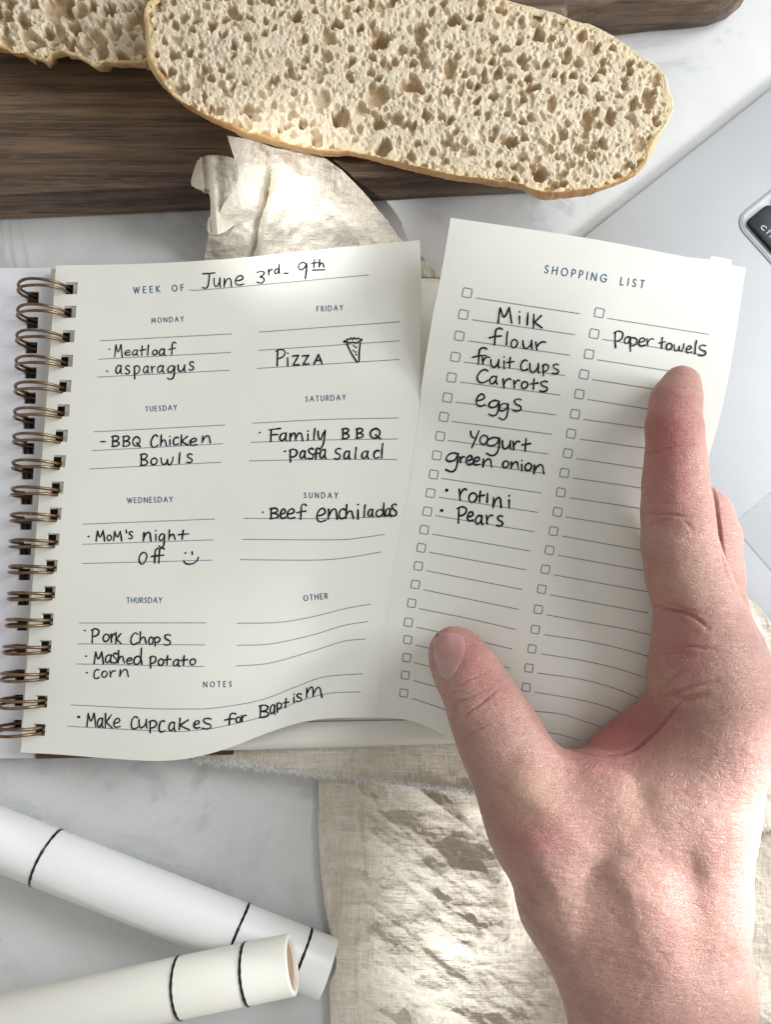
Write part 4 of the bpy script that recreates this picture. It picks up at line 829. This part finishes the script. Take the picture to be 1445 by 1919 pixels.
# ------------------------------------------------------------------ hand
def hn(px, py, z, rpx):
    if rpx > 84: rpx *= .945
    c_ = P(px, py, z); dep = (D-z)/ct; return (*c_, rpx*dep/F)
zt = lambda x, y: float(zR(x, y))
th_n = [hn(851, 1221, zt(851, 1221)+.0066, 46), hn(866, 1245, zt(866, 1245)+.0078, 53), hn(886, 1278, .0385, 57), hn(912, 1330, .0415, 65), hn(940, 1388, .0435, 74), hn(978, 1462, .046, 86), hn(1018, 1545, .048, 92)]
ix_n = [hn(1277, 720, zt(1277, 722)+.0062, 36), hn(1268, 752, zt(1267, 752)+.0074, 46), hn(1264, 800, .0600, 50), hn(1267, 860, .0595, 53), hn(1267, 905, .0588, 58), hn(1270, 960, .0580, 63), hn(1275, 1020, .0565, 67), hn(1288, 1080, .0545, 71), hn(1305, 1128, .0530, 72), hn(1318, 1190, .0515, 92), hn(1330, 1275, .050, 110)]
md_n = [hn(1300, 930, .0290, 38), hn(1330, 965, .0325, 40), hn(1340, 1010, .0360, 46), hn(1342, 1070, .0395, 48), hn(1342, 1140, .0430, 52), hn(1345, 1220, .045, 80), hn(1350, 1290, .046, 92)]
rg_n = [hn(1180, 1080, .0140, 42), hn(1250, 1090, .0150, 44), hn(1320, 1130, .0200, 44), hn(1335, 1210, .0270, 50), hn(1350, 1300, .036, 70)]
pk_n = [hn(1190, 1230, .0140, 38), hn(1250, 1240, .0150, 38), hn(1310, 1270, .0200, 42), hn(1345, 1350, .0300, 60)]
palm = [[hn(1018, 1545, .048, 92), hn(1068, 1690, .046, 92), hn(1168, 1860, .045, 104), hn(1200, 2120, .045, 112)],
        [hn(1160, 1560, .0475, 108), hn(1180, 1700, .0470, 116), hn(1235, 1860, .0465, 122), hn(1262, 2120, .0465, 125)],
        [hn(1300, 1520, .0465, 108), hn(1292, 1700, .0455, 101), hn(1303, 1860, .045, 102), hn(1340, 2120, .045, 108)],
        [hn(1330, 1275, .050, 110), hn(1335, 1380, .0485, 103), hn(1300, 1520, .0465, 108)],
        [hn(1112, 1502, .0475, 88), hn(1245, 1492, .0480, 102), hn(1330, 1400, .0480, 98)],
        [hn(1018, 1545, .048, 92), hn(1112, 1502, .0475, 88)],
        [hn(1345, 1350, .040, 92), hn(1322, 1500, .040, 85), hn(1303, 1700, .041, 88)]]
ridge_n = [hn(1098, 1432, .0400, 26), hn(1150, 1412, .0410, 42), hn(1200, 1392, .0410, 55), hn(1262, 1352, .0420, 62), hn(1320, 1320, .0430, 66)]
h_ = .00085
allp = np.array(th_n+ix_n+md_n+rg_n+pk_n+ridge_n+sum(palm, [])); lo = (allp[:, :3]-allp[:, 3:]).min(0)-.003; hi = (allp[:, :3]+allp[:, 3:]).max(0)+.003
lo[1] = max(lo[1], P(1250, 2080, .05)[1])
gx, gy, gz = [np.arange(lo[k], hi[k], h_, dtype=np.float32) for k in range(3)]
XX, YY, ZZ = np.meshgrid(gx, gy, gz, indexing='ij'); GP = np.stack([XX, YY, ZZ], -1).astype(np.float32)
def smin(a, b, k):
    h = np.clip(.5+.5*(b-a)/k, 0, 1); return b+(a-b)*h-k*h*(1-h)
def cone(a, b):
    a = np.array(a, np.float32); b = np.array(b, np.float32); ab = b[:3]-a[:3]; t = ((GP-a[:3])@ab)/np.dot(ab, ab); np.clip(t, 0, 1, out=t)
    d = GP-(a[:3]+t[..., None]*ab); return np.sqrt((d*d).sum(-1))-(a[3]+t*(b[3]-a[3]))
def chain(n, k):
    r = None
    for a, b in zip(n[:-1], n[1:]): c_ = cone(a, b); r = c_ if r is None else smin(r, c_, k)
    return r
sd = None
for ch in palm:
    c_ = chain(ch, .004); sd = c_ if sd is None else smin(sd, c_, .0055)
sd = smin(sd, chain(th_n, .004), .006)
fg = smin(chain(ix_n, .0025), chain(md_n, .003), .0010)
fg = smin(fg, chain(rg_n, .003), .001); fg = smin(fg, chain(pk_n, .003), .001)
sd = smin(sd, fg, .005); sd = smin(sd, chain(ridge_n, .004), .0012)
def surface_nets(F_, org, h):
    s = F_ < 0; nx, ny, nz = F_.shape
    cs = [s[i:nx-1+i, j:ny-1+j, k:nz-1+k] for i in (0, 1) for j in (0, 1) for k in (0, 1)]
    cnt = sum(c_.astype(np.int8) for c_ in cs); act = (cnt > 0) & (cnt < 8); idx = -np.ones(act.shape, np.int64); ii = np.argwhere(act); idx[act] = np.arange(len(ii))
    acc = np.zeros((len(ii), 3)); num = np.zeros(len(ii))
    for ax in range(3):
        for u in (0, 1):
            for v_ in (0, 1):
                o0 = [0, 0, 0]; o1 = [0, 0, 0]; ot = [q for q in range(3) if q != ax]; o0[ot[0]] = u; o0[ot[1]] = v_; o1[:] = o0; o1[ax] = 1
                f0 = F_[ii[:, 0]+o0[0], ii[:, 1]+o0[1], ii[:, 2]+o0[2]]; f1 = F_[ii[:, 0]+o1[0], ii[:, 1]+o1[1], ii[:, 2]+o1[2]]; m = (f0 < 0) != (f1 < 0)
                t = np.where(m, f0/(f0-f1+1e-20), 0); p = np.array(o0, float)[None].repeat(len(ii), 0); p[:, ax] += t; acc += p*m[:, None]; num += m
    V_ = (ii+acc/num[:, None])*h+org; faces = []
    for ax in range(3):
        ot = [q for q in range(3) if q != ax]; a0 = [slice(None)]*3; a1 = [slice(None)]*3; a0[ax] = slice(0, -1); a1[ax] = slice(1, None); A_ = s[tuple(a0)]; B_ = s[tuple(a1)]
        e = np.argwhere(A_ != B_); e = e[(e[:, ot[0]] > 0) & (e[:, ot[1]] > 0) & (e[:, ot[0]] < F_.shape[ot[0]]-1) & (e[:, ot[1]] < F_.shape[ot[1]]-1)]
        def g(d0, d1):
            q = e.copy(); q[:, ot[0]] -= d0; q[:, ot[1]] -= d1; return idx[q[:, 0], q[:, 1], q[:, 2]]
        quad = np.stack([g(1, 1), g(0, 1), g(0, 0), g(1, 0)], -1); fl = A_[e[:, 0], e[:, 1], e[:, 2]]; fl = fl if ax != 1 else ~fl
        quad[~fl] = quad[~fl][:, ::-1]; faces.append(quad)
    return V_, np.vstack(faces)
HV, HF = surface_nets(sd, lo, h_); HF = HF[(HF >= 0).all(1)]
hand_tmp = mesh_obj('hand_tmp', HV, HF, SKIN)
m1 = hand_tmp.modifiers.new('s', 'SMOOTH'); m1.factor = .5; m1.iterations = 6
m2 = hand_tmp.modifiers.new('u', 'SUBSURF'); m2.levels = 1; m2.render_levels = 1
dg = bpy.context.evaluated_depsgraph_get(); ev = hand_tmp.evaluated_get(dg); hm = bpy.data.meshes.new_from_object(ev)
bpy.data.objects.remove(hand_tmp)
nv = len(hm.vertices); co = np.zeros(nv*3, np.float32); hm.vertices.foreach_get('co', co); co = co.reshape(-1, 3).astype(float); no = np.zeros(nv*3, np.float32); hm.vertices.foreach_get('normal', no); no = no.reshape(-1, 3).astype(float)
pp = to_px(co); facing = np.clip((no*(np.array([0, 0, D])-co)).sum(1)/np.linalg.norm(np.array([0, 0, D])-co, axis=1)*2, 0, 1)
CR = [([(1208, 852), (1235, 846), (1262, 836), (1290, 834), (1318, 836)], 5, .00065), ([(1213, 842), (1245, 833), (1275, 828)], 2.5, .0002), ([(1208, 962), (1240, 962), (1268, 966), (1305, 971)], 3.2, .0005), ([(1214, 986), (1235, 976), (1258, 972)], 3, .0004), ([(1280, 974), (1295, 988), (1300, 1000)], 4, .0003),
      ([(1228, 1136), (1255, 1144), (1280, 1148), (1305, 1158), (1328, 1178)], 4, .0011), ([(1255, 1130), (1280, 1140), (1330, 1155)], 4, .0004), ([(1265, 1214), (1290, 1211), (1315, 1214), (1350, 1220)], 3, .0006), ([(1268, 1225), (1290, 1225)], 7, .0005),
      ([(1072, 1406), (1100, 1411), (1135, 1414), (1165, 1412), (1195, 1400), (1225, 1375), (1252, 1345), (1275, 1318)], 3.2, .0014), ([(1235, 1308), (1262, 1300), (1290, 1290), (1320, 1280), (1345, 1276)], 4, .0007), ([(1262, 1300), (1280, 1310), (1300, 1306), (1325, 1300)], 7, .0010), ([(1240, 1300), (1262, 1270), (1285, 1255)], 3.5, .0004),
      ([(850, 1292), (866, 1281), (885, 1272), (905, 1264), (915, 1260)], 2, .00042), ([(849, 1335), (855, 1322), (865, 1314), (885, 1306), (905, 1294), (918, 1290)], 1.9, .00045), ([(868, 1352), (880, 1335), (897, 1322), (915, 1308), (928, 1296), (940, 1286)], 2.1, .0006), ([(892, 1330), (900, 1322), (915, 1308)], 3, .0002), ([(869, 1392), (885, 1375), (903, 1364), (916, 1356)], 2, .0003),
      ([(923, 1300), (926, 1318), (935, 1335)], 1.8, .0002), ([(937, 1300), (940, 1318), (950, 1330)], 1.8, .00018), ([(842, 1305), (852, 1298), (865, 1288)], 1.8, .0002), ([(880, 1285), (895, 1280), (915, 1282)], 1.8, .00015),
      ([(1328, 885), (1340, 930), (1347, 980), (1352, 1020), (1362, 1070), (1375, 1110)], 3, .0009), ([(960, 1640), (985, 1668), (1010, 1700)], 5, .0003), ([(975, 1690), (1000, 1722), (1030, 1752)], 5, .0003), ([(950, 1420), (985, 1440), (1020, 1470)], 3, .0001)]
cr_a = np.zeros(nv)
for pts, w_, dep in CR:
    pl_ = resample(cat(pts, 8), max(8, int(len(pts)*14))); bb = (pp[:, 0] > pl_[:, 0].min()-20) & (pp[:, 0] < pl_[:, 0].max()+20) & (pp[:, 1] > pl_[:, 1].min()-20) & (pp[:, 1] < pl_[:, 1].max()+20) & (no[:, 2] > -.1); ii = np.where(bb)[0]
    d = np.full(len(ii), 1e9); u = np.zeros(len(ii))
    for j, q in enumerate(pl_):
        dd = ((pp[ii]-q)**2).sum(1); m = dd < d; d[m] = dd[m]; u[m] = j/(len(pl_)-1)
    fall = np.sin(np.pi*np.clip(u, .04, .96))**.5; g_ = np.exp(-d/(w_*w_))*fall; sh = np.exp(-d/(w_*w_*9))*fall
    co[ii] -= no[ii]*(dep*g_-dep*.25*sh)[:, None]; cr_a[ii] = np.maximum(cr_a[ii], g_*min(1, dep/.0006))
# tendon and bone relief
def blob(x, y, rx, ry, a, ang=0):
    c_, s_ = math.cos(ang), math.sin(ang); dx = pp[:, 0]-x; dy = pp[:, 1]-y; return a*np.exp(-((dx*c_+dy*s_)/rx)**2-((-dx*s_+dy*c_)/ry)**2)
top_ = (no[:, 2] > 0)
rel = blob(1010, 1500, 60, 32, .0016, .6)+blob(1380, 1300, 45, 90, .0012)+blob(1110, 1600, 170, 22, .0007, .75)+blob(1000, 1650, 60, 14, -.0009, 1.0)+blob(1250, 1560, 180, 26, .0007, 1.45)+blob(1170, 1750, 120, 30, -.0006, 1.2)+blob(1330, 1650, 150, 24, .0005, 1.5)+blob(1150, 1470, 60, 26, .0005)+blob(855, 1340, 20, 40, .0004)
rel += .00045*fbm(pp[:, 0]/55., pp[:, 1]/55., 3, 101)
wr_m = np.exp(-((pp[:, 0]-890)/70)**2-((pp[:, 1]-1315)/55)**2); rel += wr_m*.00018*(ridge(pp[:, 0]/16.+pp[:, 1]/30., pp[:, 1]/16.-pp[:, 0]/50., 2, 103)-.6)
kn = np.exp(-((pp[:, 0]-1395)/60)**2-((pp[:, 1]-1420)/80)**2); rel += kn*.00035*(ridge(pp[:, 0]/9., pp[:, 1]/13., 2, 105)-.6)
dors = smoothstep(1400, 1500, pp[:, 1]); rel += dors*.0003*(ridge(pp[:, 0]/40.+pp[:, 1]/90., pp[:, 1]/8.-pp[:, 0]/60., 2, 107)-.5)
rel *= .62
co += no*(rel*top_)[:, None]
hm.vertices.foreach_set('co', co.astype(np.float32).ravel()); hm.update()
HO = bpy.data.objects.new('skin_surface', hm); COL.objects.link(HO); hm.polygons.foreach_set('use_smooth', np.ones(len(hm.polygons), bool))
HO.name = 'hand'; hm.name = 'hand'
HO['label'] = 'right hand holding up the torn shopping list between thumb and fingers'; HO['category'] = 'hand'
def blobs(L):
    r = np.zeros(nv)
    for x, y, rr, a in L: r += a*np.exp(-((pp[:, 0]-x)**2+(pp[:, 1]-y)**2)/(rr*rr))
    return r.clip(0, 1)
attr(HO, 'red', blobs([(1245, 790, 75, .62), (1255, 860, 60, .4), (1250, 940, 50, .45), (1150, 1380, 70, .75), (1220, 1350, 50, .4), (1290, 1220, 55, .45), (870, 1220, 60, .45), (930, 1290, 45, .25), (1010, 1560, 55, .45), (1250, 1050, 40, .2), (1270, 1145, 40, .35)]))
attr(HO, 'yellow', blobs([(1000, 1490, 50, .6), (1310, 850, 30, .3), (1300, 1080, 50, .35), (1050, 1700, 70, .2), (1180, 1520, 80, .25)]))
attr(HO, 'crease', cr_a)
# thumb nail laid on the thumb surface
bv = BVHTree.FromPolygons([Vector(c_) for c_ in co[:]], [tuple(p.vertices) for p in hm.polygons]) if nv < 900000 else None
camv = Vector((0, 0, D))
def ray(x, y):
    d = (PV(x, y, .03)-camv).normalized(); r = bv.ray_cast(camv, d); return r
NT = cat([(818, 1186), (845, 1181), (866, 1190)], 5); NBt = cat([(828, 1270), (838, 1277), (848, 1266)], 5); NLf = cat([(818, 1186), (810, 1203), (810.5, 1225), (817, 1248), (828, 1270)], 5); NRt = cat([(866, 1190), (875, 1208), (871, 1230), (861, 1249), (848, 1266)], 5)
ns_ = np.linspace(0, 1, 22); nt_ = np.linspace(0, 1, 30); nq = coons(NT, NBt, NLf, NRt, ns_, nt_); V = []
for j in range(30):
    for i in range(22):
        r = ray(*nq[j, i]); e_ = max(abs(ns_[i]*2-1), abs(nt_[j]*2-1)); lift = .0003*(1-e_**6)-.0001
        V.append(r[0]+r[1]*lift if r[0] else PV(*nq[j, i], .037))
nail = mesh_obj('thumbnail', [tuple(v_) for v_ in V], grid_faces(30, 22), NAIL); nail.parent = HO
# fine blond hairs
V = []; Fc = []
for _ in range(420):
    x, y = random.gauss(1385, 45), random.gauss(1330, 75)
    if random.random() < .5: x, y = random.uniform(1000, 1390), random.uniform(1450, 1910)
    r = ray(x, y)
    if not r[0] or r[1].z < .05: continue
    a = random.gauss(.9, .5); thread(np.array(r[0])+np.array(r[1])*.0001, np.array((math.cos(a), math.sin(a), 0))*1.+np.array(r[1])*.25, random.uniform(.0015, .0035), .000022, random.uniform(-.3, .3))
hairs = mesh_obj('fine_hairs', V, np.array(Fc), HAIR); hairs['kind'] = 'stuff'; hairs.parent = HO
# key lettering
kt = lambda a, b: L2(ka2+.0014+a, kb2+.0012+b)
polys3 = []
def key_text(txt, a0, b0, hgt):
    V = []; Fc = []; b = b0
    gl = {'c': (.7, G['c'], 0), 't': (.5, '.4,0 .4,1|0,.35 .9,.35', 0), 'r': (.5, G['r'], .35), 'l': (.15, '.5,0 .5,1', 0)}
    for ch in txt:
        ww, g, top = gl[ch]; top = .35 if ch in 'cr' else 0
        for st_ in strokes(g):
            pts = [L2(a0+hgt*(1-(top+q[1]*(1-top))), b+q[0]*ww*hgt) for q in st_]; pts = np.array(pts); t = np.gradient(pts, axis=0); t /= np.linalg.norm(t, axis=1, keepdims=True)+1e-12; nr = np.stack([-t[:, 1], t[:, 0]], -1)*.00016
            n0 = len(V)
            for p, q in zip(pts, nr): V.append((*(p+q), .00646)); V.append((*(p-q), .00646))
            Fc.extend([(n0+2*i, n0+2*i+1, n0+2*i+3, n0+2*i+2) for i in range(len(pts)-1)])
        b += (ww+.35)*hgt
    return mesh_obj('key_lettering', V, Fc, KEYT, None, False)
kl = key_text('ctrl', ka2+.0014+.0022, kb2+.0012+.0050, .0024); kl.parent = keys[0]
kl.matrix_parent_inverse = Matrix.Identity(4)
